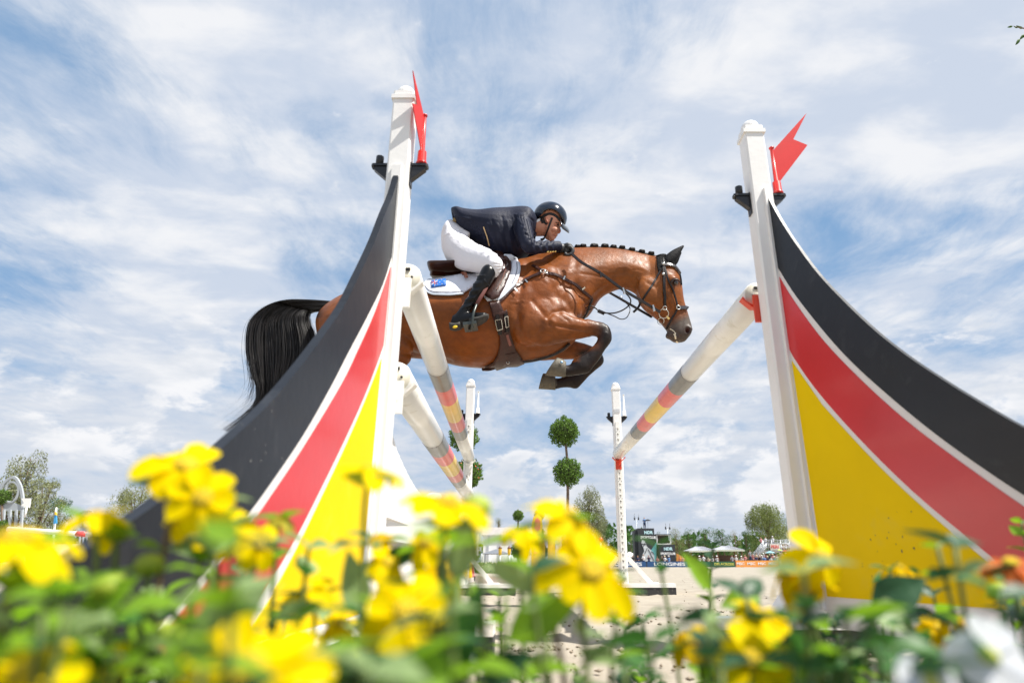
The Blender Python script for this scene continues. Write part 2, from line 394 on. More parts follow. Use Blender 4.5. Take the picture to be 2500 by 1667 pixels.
# ================================================================== jump stands
H = 1.8
HOLE = mat('hole_shade', (.46, .44, .40), .7)
def cap_ball(mb, c, w):
    mb.box((c[0], c[1], c[2] - .012), (w * 1.12, w * 1.12, .016)); mb.sphere((c[0], c[1], c[2] + .020), w * .47, n=22, m=14)
def bracket(parent, x, y, z, sx, w=.072):
    b = MB(); x0 = x + sx * w / 2
    b.prism([(x0, y - .011, z), (x0 + sx * .05, y - .011, z), (x0 + sx * .05, y - .011, z - .010), (x0 + sx * .006, y - .011, z - .050), (x0, y - .011, z - .062)], (0, .022, 0))
    b.box((x0 + sx * .028, y, z + .004), (.060, .030, .009), bev=.006); b.lathe((x0 + sx * .034, y, z + .008), [(.013, 0), (.013, .034), (.010, .036)], 14)
    b.box((x0 + sx * .002, y, z - .03), (.005, .030, .085))
    return b.build('flag_bracket', BLACKP, parent)
def cup(parent, x, y, z, sy, m, k_=1.0):
    """pole cup: tray under the rail, held on the face that looks at the rail (sy = +1 faces away from camera)"""
    b = MB(); yc = y + sy * .05; n = 8; prof = []
    for k in range(n + 1):
        a = math.pi * (1.12 + .76 * k / n); prof.append((x + .056 * math.cos(a), z + .056 * math.sin(a)))
    yc = y + sy * .038; out = [(px_, yc - .025, pz - .0) for px_, pz in prof] + [(x + .058, yc - .014, z - .030), (x + .024, yc - .014, z - .062), (x - .024, yc - .014, z - .062), (x - .058, yc - .014, z - .030)]
    out = [(a_, yc - .014, c_) for a_, _, c_ in out]; b.prism(out, (0, .030, 0)); b.box((x, y + sy * .006, z - .075), (.05, .012, .10))
    return b.build('pole_cup', m, parent)
def stand(name, label, x, y, inner, cups, group, foot=.42, braces=True, deep=.072):
    t = thing(name, label, 'jump stand', (x, y, 0), 0, group)
    b = MB(); b.box((x, y, .045 + (H - .06) / 2), (.072, deep, H - .105), bev=.006); cap_ball(b, (x, y, H - .052), .072); b.build('post', WHITE, t)
    # channel strip with key-shaped holes on the face towards the rails
    iy = y + inner * (deep / 2 + .0035); s_ = MB(); s_.box((x, iy, .12 + .66), (.036, .006, 1.30)); hb = s_
    for k in range(26):
        z = .17 + k * .048; yy = iy + inner * .0042
        if inner < 0:
            hb.lathe((x, yy, z), [(.0085, -.0006), (.0085, .0006)], 10, mi=1, axis=Matrix.Rotation(math.pi / 2, 3, 'X')); hb.box((x, yy, z - .011), (.007, .0012, .014), mi=1)
            if k % 3 == 0:
                for sx in (-1, 1): hb.lathe((x + sx * .012, yy, z + .020), [(.0028, -.0008), (.0028, .0008)], 6, mi=2, axis=Matrix.Rotation(math.pi / 2, 3, 'X'))
    hb.build('hole_strip', [WHITEP, HOLE, BLACKP], t)
    f = MB(); f.box((x, y, .071), (foot * 2, .10, .030), mi=0); f.box((x, y, .028), (foot * 2, .092, .054), mi=1); f.build('foot', [WHITE, DARKWOOD], t)
    for sx in (-1, 1):
        if braces: q = MB(); q.beam((x + sx * .040, y, .29), (x + sx * .225, y, .088), .022, .036); q.box((x + sx * .24, y, .090), (.09, .06, .010)); q.build('brace', WHITE, t)
        bracket(t, x, y, 1.475, sx)
    for z, m, on in cups: cup(t, on, y + inner * deep / 2, z, inner, m)
    return t
RZ = 1.115; LZ = .775
nl = stand('jump_stand', 'tall white near left stand with a black, red and yellow wing on the flower side', -.455, 1.805, 1, [(RZ, WHITEP, -.425), (LZ, WHITEP, -.425)], 'white stands of the oxer', .345, False)
nr = stand('jump_stand', 'tall white near right stand with a red flag, holding one rail in a red cup', .802, 1.985, 1, [(RZ + .02, REDC, .775)], 'white stands of the oxer', .30, False)
fl = stand('jump_stand', 'white far left stand with key-shaped holes, two rails ending in white cups', -.588, 5.49, -1, [(1.095, WHITEP, -.575), (LZ, WHITEP, -.57)], 'white stands of the oxer')
fr = stand('jump_stand', 'white far right stand with key-shaped holes and a red cup under a single rail', .719, 5.60, -1, [(1.135, REDC, .712)], 'white stands of the oxer')
lb = MB(); lb.box((.719, 5.60 - .0385, 1.53), (.05, .003, .03)); lb.build('maker_plate', mat('plate', (.55, .56, .58), .4), fr)

# ---------- wings
def ext(c, zend, n=8, damp=.86, ds=.08):
    c = list(c); (s0, z0), (s1, z1) = c[-2], c[-1]; sl = (z1 - z0) / (s1 - s0)
    while c[-1][1] > zend and len(c) < 60:
        sl *= damp
        if sl > -.12: sl = -.12
        c.append((c[-1][0] + ds, c[-1][1] + sl * ds))
    (s0, z0), (s1, z1) = c[-2], c[-1]; t = (zend - z0) / (z1 - z0); c[-1] = (s0 + (s1 - s0) * t, zend)
    return c
def sm(c): return [tuple(q) for q in catmull(c, 4)]
Lc = dict(c0=[(0.004, 1.424), (0.055, 1.31), (0.12, 1.205), (0.2, 1.065), (0.312, 0.9), (0.39, 0.793), (0.505, 0.672), (0.607, 0.571), (0.704, 0.484), (0.833, 0.388), (0.931, 0.319), (0.988, 0.284), (1.067, 0.243), (1.131, 0.21)],
  c1=[(0.006, 1.128), (0.078, 0.997), (0.2, 0.845), (0.318, 0.708), (0.413, 0.595), (0.532, 0.467), (0.659, 0.352), (0.727, 0.296), (0.826, 0.216)],
  c2=[(0.010, 1.084), (0.125, 0.893), (0.246, 0.735), (0.34, 0.622), (0.525, 0.441), (0.64, 0.339), (0.694, 0.294), (0.812, 0.204)],
  c3=[(0.016, 0.835), (0.032, 0.807), (0.145, 0.656), (0.28, 0.504), (0.436, 0.344), (0.511, 0.272), (0.604, 0.194)],
  c4=[(0.025, 0.784), (0.112, 0.670), (0.255, 0.503), (0.396, 0.355), (0.496, 0.254), (0.589, 0.172)])
Rc = dict(c0=[(-0.004, 1.456), (0.049, 1.33), (0.117, 1.195), (0.2, 1.051), (0.294, 0.918), (0.383, 0.804), (0.468, 0.71), (0.549, 0.631), (0.621, 0.565), (0.725, 0.476), (.87, .375), (1.0, .298)],
  c1=[(-0.007, 1.187), (0.058, 1.064), (0.125, 0.958), (0.217, 0.826), (0.301, 0.722), (0.411, 0.603), (0.506, 0.508), (0.603, 0.421), (0.69, 0.35)],
  c2=[(-0.003, 1.146), (0.052, 1.04), (0.15, 0.882), (0.252, 0.749), (0.386, 0.598), (0.508, 0.48), (0.685, 0.327)],
  c3=[(0.001, 0.882), (0.025, 0.836), (0.109, 0.714), (0.243, 0.556), (0.402, 0.393), (0.572, 0.248), (0.645, 0.192)],
  c4=[(0.004, 0.841), (0.104, 0.694), (0.137, 0.651), (0.303, 0.468), (0.44, 0.338), (0.564, 0.234), (0.64, 0.171)])
def wing(parent, label, O, d, C, zb, edge, th=.016):
    O = Vector((O[0], O[1], 0)); d = Vector((d[0], d[1], 0)).normalized(); nrm = Vector((0, 0, 1)).cross(d)
    P = lambda q, o=0: O + d * q[0] + Vector((0, 0, q[1])) + nrm * o
    c = {k: sm(ext(v, zb + .004)) for k, v in C.items()}
    b = MB(); s0 = C['c0'][0][0]
    out = c['c0'] + [(s0, zb - .035)]; tip = c['c0'][-1]; out = c['c0'] + [(tip[0] + .06, zb - .01), (tip[0] + .04, zb - .035), (s0, zb - .035)]
    b.prism([P(q, -th / 2) for q in out], nrm * th, 0, edge)
    def zone(a, bb, mi, pr=.0016):
        poly = a + list(reversed(bb))
        for sgn in (-1, 1):
            o0 = sgn * th / 2
            b.prism([P(q, o0) for q in poly], nrm * (sgn * pr), mi)
    sx = lambda s: s + .0
    c0i = [(q[0], q[1]) for q in c['c0']]
    c0i[0] = (c0i[0][0] + .003, c0i[0][1] - .012)
    zone(c0i, [(c['c1'][0][0], c['c1'][0][1])] + c['c1'][1:], 1)
    zone(c['c2'], c['c3'], 2)
    ysl = C['c4'][0][0]; zone(c['c4'], [(ysl + .012, zb + .004)], 3)
    b.build('wing_panel', [STR, BLK, RED, YEL], parent)
    # batten against the post and bottom rail
    q = MB(); top = C['c0'][0][1]
    q.box(O + d * (s0 - .010) + Vector((0, 0, (top + zb) / 2 + .0)), (.030, .030, top - zb + .06), Matrix.Rotation(math.atan2(d.y, d.x), 3, 'Z'))
    q.build('wing_batten', WHITE, parent)
    if edge == 1:
        pass
wing(nl, None, (-.455, 1.765), (-.02, -1), Lc, .105, 1)
wing(nr, None, (.820, 1.940), (.2, -.98), Rc, .139, 1, .008)
FC = {k: v for k, v in Rc.items()}
wing(fl, None, (-.588, 5.53), (-.02, 1), FC, .12, 1)
wing(fr, None, (.719, 5.64), (.10, 1), FC, .12, 1)
# chips knocked out of the paint
for par, O, d, C_, th, n_, sd in ((nr, Vector((.82, 1.94, 0)), Vector((.2, -.98, 0)).normalized(), ((.28, .24), (.30, .30), (.33, .22)), .008, 20, 1), (nl, Vector((-.455, 1.765, 0)), Vector((-.02, -1, 0)).normalized(), ((.62, .36), (.70, .38), (.75, .42)), .016, 12, 2)):
    rc = random.Random(sd); q = MB(); nrm = Vector((0, 0, 1)).cross(d)
    for k in range(n_):
        s0, z0 = C_[k % 3]; s0 += rc.gauss(0, .05); z0 += rc.gauss(0, .035); r_ = rc.uniform(.0008, .0035) * (1 if sd == 1 else .45)
        for sg in (-1, 1):
            p = O + d * s0 + Vector((0, 0, z0)) + nrm * (sg * (th / 2 + .0022)); vs = [p + d * (r_ * math.cos(a) * rc.uniform(.5, 1.2)) + Vector((0, 0, r_ * 1.4 * math.sin(a) * rc.uniform(.5, 1.2))) for a in (0, 1.05, 2.1, 3.14, 4.2, 5.2)]
            q.add(vs, [[0, 1, 2, 3, 4, 5]])
    o_ = q.build('paint_chips', mat('chip_%d' % sd, ((.16, .12, .06), (.45, .44, .42))[sd - 1], .8, .4, 60), par); o_['kind'] = 'stuff'
# bottom frame of the near right wing, seen under the yellow
for par, O, d, L_ in ((nr, Vector((.82, 1.94, 0)), Vector((.2, -.98, 0)).normalized(), 1.25), (nl, Vector((-.455, 1.765, 0)), Vector((-.02, -1, 0)).normalized(), 1.25)):
    q = MB(); q.beam(O + Vector((0, 0, .085)) + d * .02, O + d * L_ + Vector((0, 0, .085)), .03, .04); q.build('wing_rail', WHITE, par)
q = MB(); q.beam((.785, 1.95, .22), (.665, 1.95, .075), .09, .024); q.build('brace_board', WHITE, nr)

# ---------- flags
def flag(label, x, y, z, m, ang, small=False, pts=((.006, .045), (.155, .235), (.098, .252), (.175, .385), (.006, .19))):
    """spike flag with a swallow tail on a cone socket"""
    t = thing('marker_flag', label, 'flag', (x, y, z), 0, 'flags on the oxer stands')
    b = MB(); b.lathe((x, y, z), [(.0185, 0), (.0190, .006), (.0155, .009), (.0145, .05), (.0085, .052), (.0062, .19), (.0060, .195), (.0095, .196), (.0095, .200), (.004, .202)], 16)
    b.build('socket', m, t)
    if not small:
        ca, sa = math.cos(ang), math.sin(ang); pl_ = pts
        q = MB(); th = .003; nv = Vector((-sa, ca, 0)) * th
        q.prism([Vector((x + a * ca, y + a * sa, z + c)) - nv / 2 for a, c in pl_], nv); q.build('pennant', m, t)
    return t
flag('red swallow-tailed flag seen nearly edge-on at the top of the near left stand', -.455 + .07, 1.805, 1.487, REDP, R(250), pts=((.006, .045), (.082, .186), (.055, .20), (.095, .31), (.006, .19)))
flag('bright red swallow-tailed flag seen broadside at the top of the near right stand', .802 + .07, 1.985, 1.487, REDP, R(12))
flag('thin white marker spike on the far left stand', -.588 + .07, 5.49, 1.487, WHITEP, 0, True)
flag('thin white marker spike on the far right stand', .719 + .07, 5.60, 1.487, WHITEP, 0, True)

# ---------- rails
def rail(label, p0, p1, r=.05, tint=None):
    p0, p1 = Vector(p0), Vector(p1); L = (p1 - p0).length; d = (p1 - p0) / L
    t = MB(); mid = .5; bands = [(0, 0), (.5 - .225, 0), (.5 - .225, 1), (.5 - .145, 1), (.5 - .145, 2), (.5 - .062, 2), (.5 - .062, 3), (.5 + .062, 3), (.5 + .062, 2), (.5 + .145, 2), (.5 + .145, 1), (.5 + .225, 1), (.5 + .225, 0), (1, 0)]
    n = 32
    for i in range(0, len(bands), 2):
        a, mi = bands[i]; e = bands[i + 1][0]; t.tube([p0 + d * (L * a), p0 + d * (L * e)], r if mi == 0 else r + .0008, n, mi, caps=(i == 0 or i == len(bands) - 2))
    for e, sgn in ((p0, -1), (p1, 1)):    # end plug with slots
        ax = d.to_track_quat('Z', 'Y').to_matrix()
        t.lathe(e + d * (sgn * .002), [(r * .93, -.003), (r * .93, .003)], 24, mi=4, axis=ax)
        for k in (-1, 1):
            t.box(e + d * (sgn * .006) + Vector((0, 0, k * .028)), (.026, .004, .009), mi=5); t.lathe(e + d * (sgn * .006) + Vector((.02 * k, 0, 0)), [(.004, -.002), (.004, .002)], 8, mi=5, axis=ax)
    o = t.build('jump_rail', [WHITEP, GRY, REDB, YELB, mat('rail_end_plug', (.62, .58, .48), .5, .1, 20, dirt=.4), BLACKP])
    return tag(o, label, 'jump rail', 'striped rails of the oxer')
rail('upper of the two left rails, white with black, red and yellow bands', (-.428, 1.895, RZ + .0), (-.578, 5.42, 1.098))
rail('lower left rail below the other, white with the same coloured bands', (-.438, 1.895, LZ), (-.572, 5.42, LZ + .005))
rail('single right rail running under the horse to the far right stand', (.785, 2.07, RZ + .012), (.712, 5.53, 1.142))

# ---------- white planked filler between the two left stands
def filler():
    t = thing('jump_filler', 'long white planked filler board with a wavy top under the left rails', 'jump filler', (-.53, 3.6, 0))
    x0 = lambda y: -.475 - (y - 1.9) * .034
    prof = [(1.95, .70), (2.05, .66), (2.2, .60), (2.45, .555), (2.7, .525), (2.88, .517), (3.05, .53), (3.3, .575), (3.6, .60), (3.9, .575), (4.3, .53), (4.6, .525), (4.9, .56), (5.15, .62), (5.35, .70)]
    ys = [q[0] for q in prof]; zs = [q[1] for q in prof]; b = MB(); y = 1.95
    while y < 5.34:
        y1 = y + .078; z0 = float(np.interp(y, ys, zs)); z1 = float(np.interp(y1, ys, zs)); xa = x0(y)
        b.prism([(xa, y + .002, .06), (xa, y1 - .002, .06), (xa, y1 - .002, z1), (xa, y + .002, z0)], (-.018, 0, 0)); y = y1
    b.build('planks', WHITE, t)
    for z, hgt in ((.40, .075), (.12, .07)):
        q = MB(); q.beam((x0(1.95) + .014, 1.95, z), (x0(5.34) + .014, 5.34, z), .026, hgt); q.build('cross_rail', WHITE, t)
    q = MB(); q.prism([(x0(1.95) + .005, 1.95, .30), (x0(5.34) + .005, 5.34, .30), (x0(5.34) + .005, 5.34, .47)] + [(x0(y_) + .005, y_, .43 + .045 * math.cos((y_ - 1.9) * 3.2)) for y_ in (5, 4.6, 4.2, 3.8, 3.4, 3.0, 2.6, 2.2, 1.95)], (.006, 0, 0)); q.build('cover_board', WHITE, t)
    return t
filler()
# ================================================================== horse
DH = 3.7
horse = thing('horse', 'bay horse with plaited black mane jumping over the rails, black legs tucked up', 'horse', (0, DH, 0))
def px_seg(px, py, pts):
    d = np.full(px.shape, 1e9)
    for (x0, y0), (x1, y1) in zip(pts[:-1], pts[1:]):
        vx, vy = x1 - x0, y1 - y0; t = np.clip(((px - x0) * vx + (py - y0) * vy) / (vx * vx + vy * vy), 0, 1)
        d = np.minimum(d, np.hypot(px - x0 - t * vx, py - y0 - t * vy))
    return d
def horse_body():
    b = MB()
    # barrel, croup and chest
    loft(b, [(778,772,778,812,.06),(790,756,786,842,.13),(815,738,808,868,.20),(850,720,850,882,.25),(900,703,900,884,.28),(955,695,958,874,.28),(1010,693,1010,870,.27),(1066,690,1066,877,.285),
             (1120,678,1118,889,.30),(1172,676,1172,894,.305),(1215,660,1215,894,.30),(1245,645,1245,889,.28),(1268,636,1285,882,.26),(1300,632,1330,872,.24),(1338,630,1375,856,.21),(1375,650,1405,830,.17),(1405,700,1420,800,.12)], DH, 32, 4, pear=.28)
    # neck: crest to windpipe
    loft(b, [(1262,637,1330,800,.17),(1300,626,1390,800,.19),(1345,612,1436,772,.18),(1400,606,1468,727,.135),(1451,604.5,1500,709,.11),(1500,606.5,1524,704,.095),(1545,613.5,1545,712,.09),(1594,625,1562,728,.085)], DH, 28, 4, pear=.45)
    # chest front
    ell(b, 1400, 755, 36, 42, .17, 0, DH, -20); ell(b, 1375, 790, 46, 46, .17, 0, DH)
    # shoulder blade, triceps, point of shoulder (both sides)
    for s in (-1, 1):
        ell(b, 1315, 720, 46, 88, .085, s * .16, DH, -24); ell(b, 1294, 785, 48, 62, .085, s * .185, DH, -15)
        ell(b, 1385, 750, 36, 52, .11, s * .10, DH, 12); ell(b, 1345, 768, 56, 50, .085, s * .155, DH)
        ell(b, 905, 790, 80, 72, .13, s * .14, DH); ell(b, 830, 800, 46, 62, .12, s * .11, DH)
    # near foreleg
    for off, st in ((-.17, [(1330,715,1262,812,.08),(1368,742,1282,846,.088),(1398,765,1315,846,.082),(1420,775,1352,840,.070),(1440,780,1385,832,.057),(1460,785,1420,826,.047),(1476,789,1446,820,.040),(1487,798,1459,822,.042),(1493,813,1459,826,.044),(1494,830,1457,831,.042),(1487,842,1450,843,.036),(1477,855,1441,849,.034),(1466,875,1429,860,.033),(1450,895,1409,870,.035),(1438,910,1397,879,.037),(1420,914,1393,889,.031),(1402,917,1386,891,.027),(1385,919,1382,891,.028),(1374,919,1377,886,.030)]),
                    (.16, [(1330,775,1270,850,.07),(1370,810,1310,878,.07),(1400,831,1345,878,.062),(1425,838,1385,877,.052),(1447,846,1412,876,.045),(1462,855,1430,878,.042),(1472,868,1440,884,.043),(1475,882,1441,890,.040),(1469,892,1431,892,.037),(1453,905,1417,895,.033),(1437,920,1402,904,.032),(1424,934,1387,911,.035),(1409,949,1380,915,.037),(1390,946,1372,920,.029),(1370,947,1364,923,.027),(1354,952,1354,921,.030)])):
        loft(b, st, DH + off, 20, 4)
    # near and far hind legs, stretched out behind the wing
    for off, dx, dy in ((-.14, 0, 0), (.15, -18, 12)):
        st = [(990,790,775,790,.12),(1008,835,785,845,.12),(1008,872,800,880,.10),(988,896,835,915,.085),(972,922,872,940,.065),(950,955,885,960,.050),(925,985,872,975,.045),(900,1008,850,980,.045),(872,1020,848,982,.036),(835,1028,825,996,.030),(790,1040,780,1010,.028),(755,1052,745,1018,.033),(730,1064,722,1034,.029),(712,1078,700,1048,.030)]
        loft(b, [(a + dx * min(1, i / 5), c + dy * min(1, i / 5), d + dx * min(1, i / 5), e + dy * min(1, i / 5), w) for i, (a, c, d, e, w) in enumerate(st)], DH + off, 20, 4)
    # dock
    limb(b, [(860,735,16,0),(835,743,13,0),(800,748,12,0),(760,748,10,0),(715,752,8,0)], DH)
    # head
    loft(b, [(1590,627,1552,716,.065),(1618,628,1556,728,.085),(1640,641,1560,740,.100),(1653,660,1568,750,.108),(1662,684,1579,760,.104),(1666,708,1590,768,.088),(1670,734,1601,777,.070),(1678,760,1612,788,.058),(1685,783,1622,800,.054),(1690,803,1630,812,.055),(1687,816,1633,822,.052),(1676,828,1640,832,.042),(1662,835,1650,835,.022)], DH, 26, 4, expo=.92)
    for s in (-1, 1):
        ell(b, 1586, 708, 33, 37, .030, s * .082, DH, 0)           # cheek
        ell(b, 1641, 683, 15, 13, .022, s * .098, DH, -20)         # brow
        ell(b, 1682, 806, 9, 13, .016, s * .043, DH, -25)          # nostril rim
        limb(b, [(1632,716,5,s*.093),(1640,735,5,s*.078),(1646,752,4,s*.066)], DH)   # facial crest
    ell(b, 1636, 819, 13, 9, .035, 0, DH, 10)                      # lower lip
    ell(b, 1663, 822, 16, 14, .045, 0, DH, 0)                      # upper lip
    b2 = MB()
    GR = [([(1288,648),(1272,700),(1262,760),(1268,800),(1285,838),(1310,849)], 9, .010), ([(1335,665),(1352,705),(1366,740),(1366,765)], 8, .005), ([(1338,776),(1350,762),(1376,757),(1400,770),(1428,778)], 4.5, .009),
          ([(1345,792),(1390,800),(1440,806)], 4, .007), ([(1330,815),(1380,820),(1430,818)], 4, .005), ([(1436,745),(1465,715),(1500,692),(1540,690)], 8, .010), ([(1552,680),(1552,712),(1568,748),(1592,764)], 4, .008),
          ([(1612,700),(1625,726),(1634,748)], 5, .006), ([(1406,640),(1400,680),(1420,720)], 9, .006), ([(960,868),(1000,862),(1040,868),(1100,882)], 5, .008), ([(1640,808),(1652,812),(1662,822)], 2.2, .006),
          ([(955,800),(975,850),(1005,868)], 8, .012), ([(1325,640),(1440,640),(1540,640)], 12, .005), ([(1478,800),(1466,812)], 3, .004), ([(1395,800),(1440,812)], 3, .004), ([(1236,700),(1232,780),(1240,860)], 14, .006), ([(1300,735),(1322,760),(1350,800),(1356,835)], 5, .006), ([(1335,668),(1400,700),(1425,735)], 4, .004), ([(1420,668),(1470,676),(1530,664),(1560,676)], 3, .0035), ([(1580,690),(1600,700),(1612,722),(1610,745)], 4, .004), ([(1632,742),(1642,770),(1640,792)], 3, .004), ([(1660,740),(1668,775),(1664,800)], 3, .003), ([(1020,790),(1100,800),(1190,790)], 22, .006), ([(1320,800),(1300,822)], 3, .004)]
    BU = [([(1336,779),(1350,790)], 9, .008), ([(1345,826),(1362,820)], 10, .006), ([(1455,650),(1540,645)], 10, .003)]
    def post(V, NN):
        px, py = proj(V); near = V[:, 1] < DH + .02
        rr = np.random.default_rng(1); disp = np.zeros(len(V))
        for pts, sg, a in GR: disp -= a * np.exp(-(px_seg(px, py, pts) / sg) ** 2)
        for pts, sg, a in BU: disp += a * np.exp(-(px_seg(px, py, pts) / sg) ** 2)
        # skin folds between elbow and shoulder, veins
        for _ in range(60):
            x, y = rr.uniform(1240, 1560), rr.uniform(625, 850); L = rr.uniform(6, 22); a = rr.uniform(-.4, 1.2)
            disp += .0020 * rr.choice([-1, 1]) * np.exp(-(px_seg(px, py, [(x, y), (x + L * math.cos(a), y + L * math.sin(a)), (x + 1.7 * L * math.cos(a + .3), y + 1.7 * L * math.sin(a + .3))]) / 1.8) ** 2)
        disp = np.where(near, disp, disp * .6)
        # nostril and eye sockets
        for cx, cy, sg, a in ((1679, 806, 5, .03), (1648, 690, 7, .006)):
            disp -= a * np.exp(-(((px - cx) ** 2 + ((py - cy) / 1.35) ** 2) / sg ** 2) ** 2) * (np.abs(NN[:, 1]) > .2)
        V = V + NN * disp[:, None]
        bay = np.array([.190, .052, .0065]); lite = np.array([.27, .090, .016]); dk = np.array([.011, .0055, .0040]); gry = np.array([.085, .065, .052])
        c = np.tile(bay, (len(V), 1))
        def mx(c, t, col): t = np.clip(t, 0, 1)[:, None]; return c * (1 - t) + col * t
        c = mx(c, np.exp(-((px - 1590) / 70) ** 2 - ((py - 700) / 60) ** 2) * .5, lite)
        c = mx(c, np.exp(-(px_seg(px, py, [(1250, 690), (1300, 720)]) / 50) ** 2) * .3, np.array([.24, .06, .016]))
        c = mx(c, ((py - 770 - (px - 1380) * .0) > 0) * (px - 1425) / 50 * (px < 1520), dk)                      # knees
        c = mx(c, (px < 1500) * (px > 1300) * np.maximum(np.clip((py - 845) / 14, 0, 1) * np.clip((px - 1395) / 25, 0, 1), ((py > 897) | ((py > 884) & (px > 1350) & (V[:, 1] < DH - .08))) * 1.0), dk)
        c = mx(c, (px < 1010) * np.clip((py - 880) / 40, 0, 1), dk)                                             # hind legs
        c = mx(c, (px < 850) * np.clip((790 - px) / 20, 0, 1) * (py < 775), dk)
        c = mx(c, np.clip(((px - 1636) * .45 + (py - 775) * .9) / 22, 0, 1) * (px > 1590), gry)                    # muzzle
        c = mx(c, np.clip(((px - 1636) * .3 + (py - 800) * .95) / 18, 0, 1) * (px > 1590), np.array([.055, .040, .034]))
        c = mx(c, np.exp(-(((px - 1649) / 13) ** 2 + ((py - 689) / 11) ** 2) ** 2) * .9, dk)
        c = mx(c, np.exp(-(((px - 1679) / 5.5) ** 2 + ((py - 806) / 8) ** 2) ** 2), np.array([.05, .012, .01]))
        c = mx(c, np.exp(-(px_seg(px, py, [(1353, 916), (1352, 940)]) / 4) ** 2), np.array([.5, .45, .4]))
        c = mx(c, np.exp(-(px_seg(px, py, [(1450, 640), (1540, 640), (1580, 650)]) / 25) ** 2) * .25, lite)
        return V, c
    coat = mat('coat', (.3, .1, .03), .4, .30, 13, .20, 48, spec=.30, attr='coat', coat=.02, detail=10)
    bp_ = [q for q in coat.node_tree.nodes if q.type == 'BUMP'][0]; bp_.inputs['Strength'].default_value = .8; bp_.inputs['Distance'].default_value = .0030
    t = coat.node_tree; bs = t.nodes['Principled BSDF']; bs.inputs['Coat Roughness'].default_value = .3
    rn = ramp01(noise(t.nodes['Texture Coordinate'].outputs['Object'], 14, 8, .7, .4, t), .35, .7, t); mp = t.nodes.new('ShaderNodeMapRange'); mp.inputs[3].default_value = .36; mp.inputs[4].default_value = .60
    t.links.new(rn, mp.inputs[0]); t.links.new(mp.outputs[0], bs.inputs['Roughness'])
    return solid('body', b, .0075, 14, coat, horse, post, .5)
hb = horse_body()
def bvh_of(o):
    me = o.data; off = rootloc(o.parent) if o.parent else Vector((0, 0, 0)); return BVHTree.FromPolygons([v.co + off for v in me.vertices], [p.vertices[:] for p in me.polygons])
BV = bvh_of(hb)
CAMP = Vector((0, 0, CH))
def hit(x, y, lift=.004, bv=None, fb=None):
    d = raydir(x, y); h = (bv or BV).ray_cast(CAMP, d)
    if h[0] is None or h[0].y > 6: return None, None
    n = h[1] if h[1].dot(d) < 0 else -h[1]
    return h[0] + n * lift, n
def drape(name, poly, lift, thick, m, parent, step=7, bv=None, smooth=True, puff=0, yoff=0):
    """sheet laid over the horse: outline poly, resting on the skin, with real thickness"""
    P = [Vector(p) for p in poly]; n = len(P); bnd = []
    for i in range(n):
        a, b = P[i], P[(i + 1) % n]; k = max(1, int((b - a).length / step))
        bnd += [a.lerp(b, j / k) for j in range(k)]
    nb = len(bnd); xs = [p.x for p in P]; ys = [p.y for p in P]; pts = list(bnd)
    def inside(x, y):
        c = False
        for i in range(nb):
            x1, y1 = bnd[i]; x2, y2 = bnd[(i + 1) % nb]
            if (y1 > y) != (y2 > y) and x < (x2 - x1) * (y - y1) / (y2 - y1) + x1: c = not c
        return c
    y = min(ys)
    while y < max(ys):
        x = min(xs)
        while x < max(xs):
            if inside(x, y) and min((Vector((x, y)) - q).length for q in bnd) > step * .5: pts.append(Vector((x, y)))
            x += step
        y += step
    r = delaunay_2d_cdt(pts, [(i, (i + 1) % nb) for i in range(nb)], [], 1, 1e-6)
    hp = [hit(q.x, q.y, lift, bv) for q in r[0]]
    good = [(q, h[0]) for q, h in zip(r[0], hp) if h[0] is not None]
    V = []; NN = []
    for q, h in zip(r[0], hp):
        if h[0] is None:
            g = sorted(good, key=lambda e: (e[0] - q).length_squared)[:6]; dep = sum(e[1].y for e in g) / len(g)
            V.append(W(q.x, q.y, dep)); NN.append(Vector((0, -.8, .6)))
        else: V.append(h[0]); NN.append(h[1])
    if puff:
        for i, q in enumerate(r[0]):
            dd = min((Vector((q.x, q.y)) - e).length for e in bnd); V[i] = V[i] + NN[i] * puff * min(1, dd / 14) ** .6
    me = bpy.data.meshes.new(name); off = rootloc(parent); me.from_pydata([v - off for v in V], [], [list(f) for f in r[2]]); me.update()
    o = link(name, me, m, parent, smooth)
    sd = o.modifiers.new('s', 'SOLIDIFY'); sd.thickness = thick; sd.offset = 0
    return o
def surf_path(pts, lift=.006, step=4, bv=None):
    P = [Vector(p) for p in pts]; out = []; nn = []
    for i in range(len(P) - 1):
        k = max(1, int((P[i + 1] - P[i]).length / step))
        for j in range(k + (i == len(P) - 2)):
            q = P[i].lerp(P[i + 1], j / k); h, n = hit(q.x, q.y, lift, bv); out.append((q, h)); nn.append(n)
    good = [(i, h[1].y) for i, h in enumerate(out) if h[1] is not None]
    V = []
    for i, (q, h) in enumerate(out):
        if h is None:
            g = sorted(good, key=lambda e: abs(e[0] - i))[:2]; V.append(W(q.x, q.y, sum(e[1] for e in g) / len(g) if g else DH))
        else: V.append(h)
    for _ in range(2):
        V = [V[0]] + [V[i] * .5 + (V[i - 1] + V[i + 1]) * .25 for i in range(1, len(V) - 1)] + [V[-1]]
    nn = [n if n is not None else Vector((0, -1, 0)) for n in nn]
    return V, nn
def strap(mb, pts, w, lift=.006, thick=.004, mi=0, bv=None, step=4):
    V, nn = surf_path(pts, lift, step, bv); return ribbon(mb, V, w, thick, mi, nn)
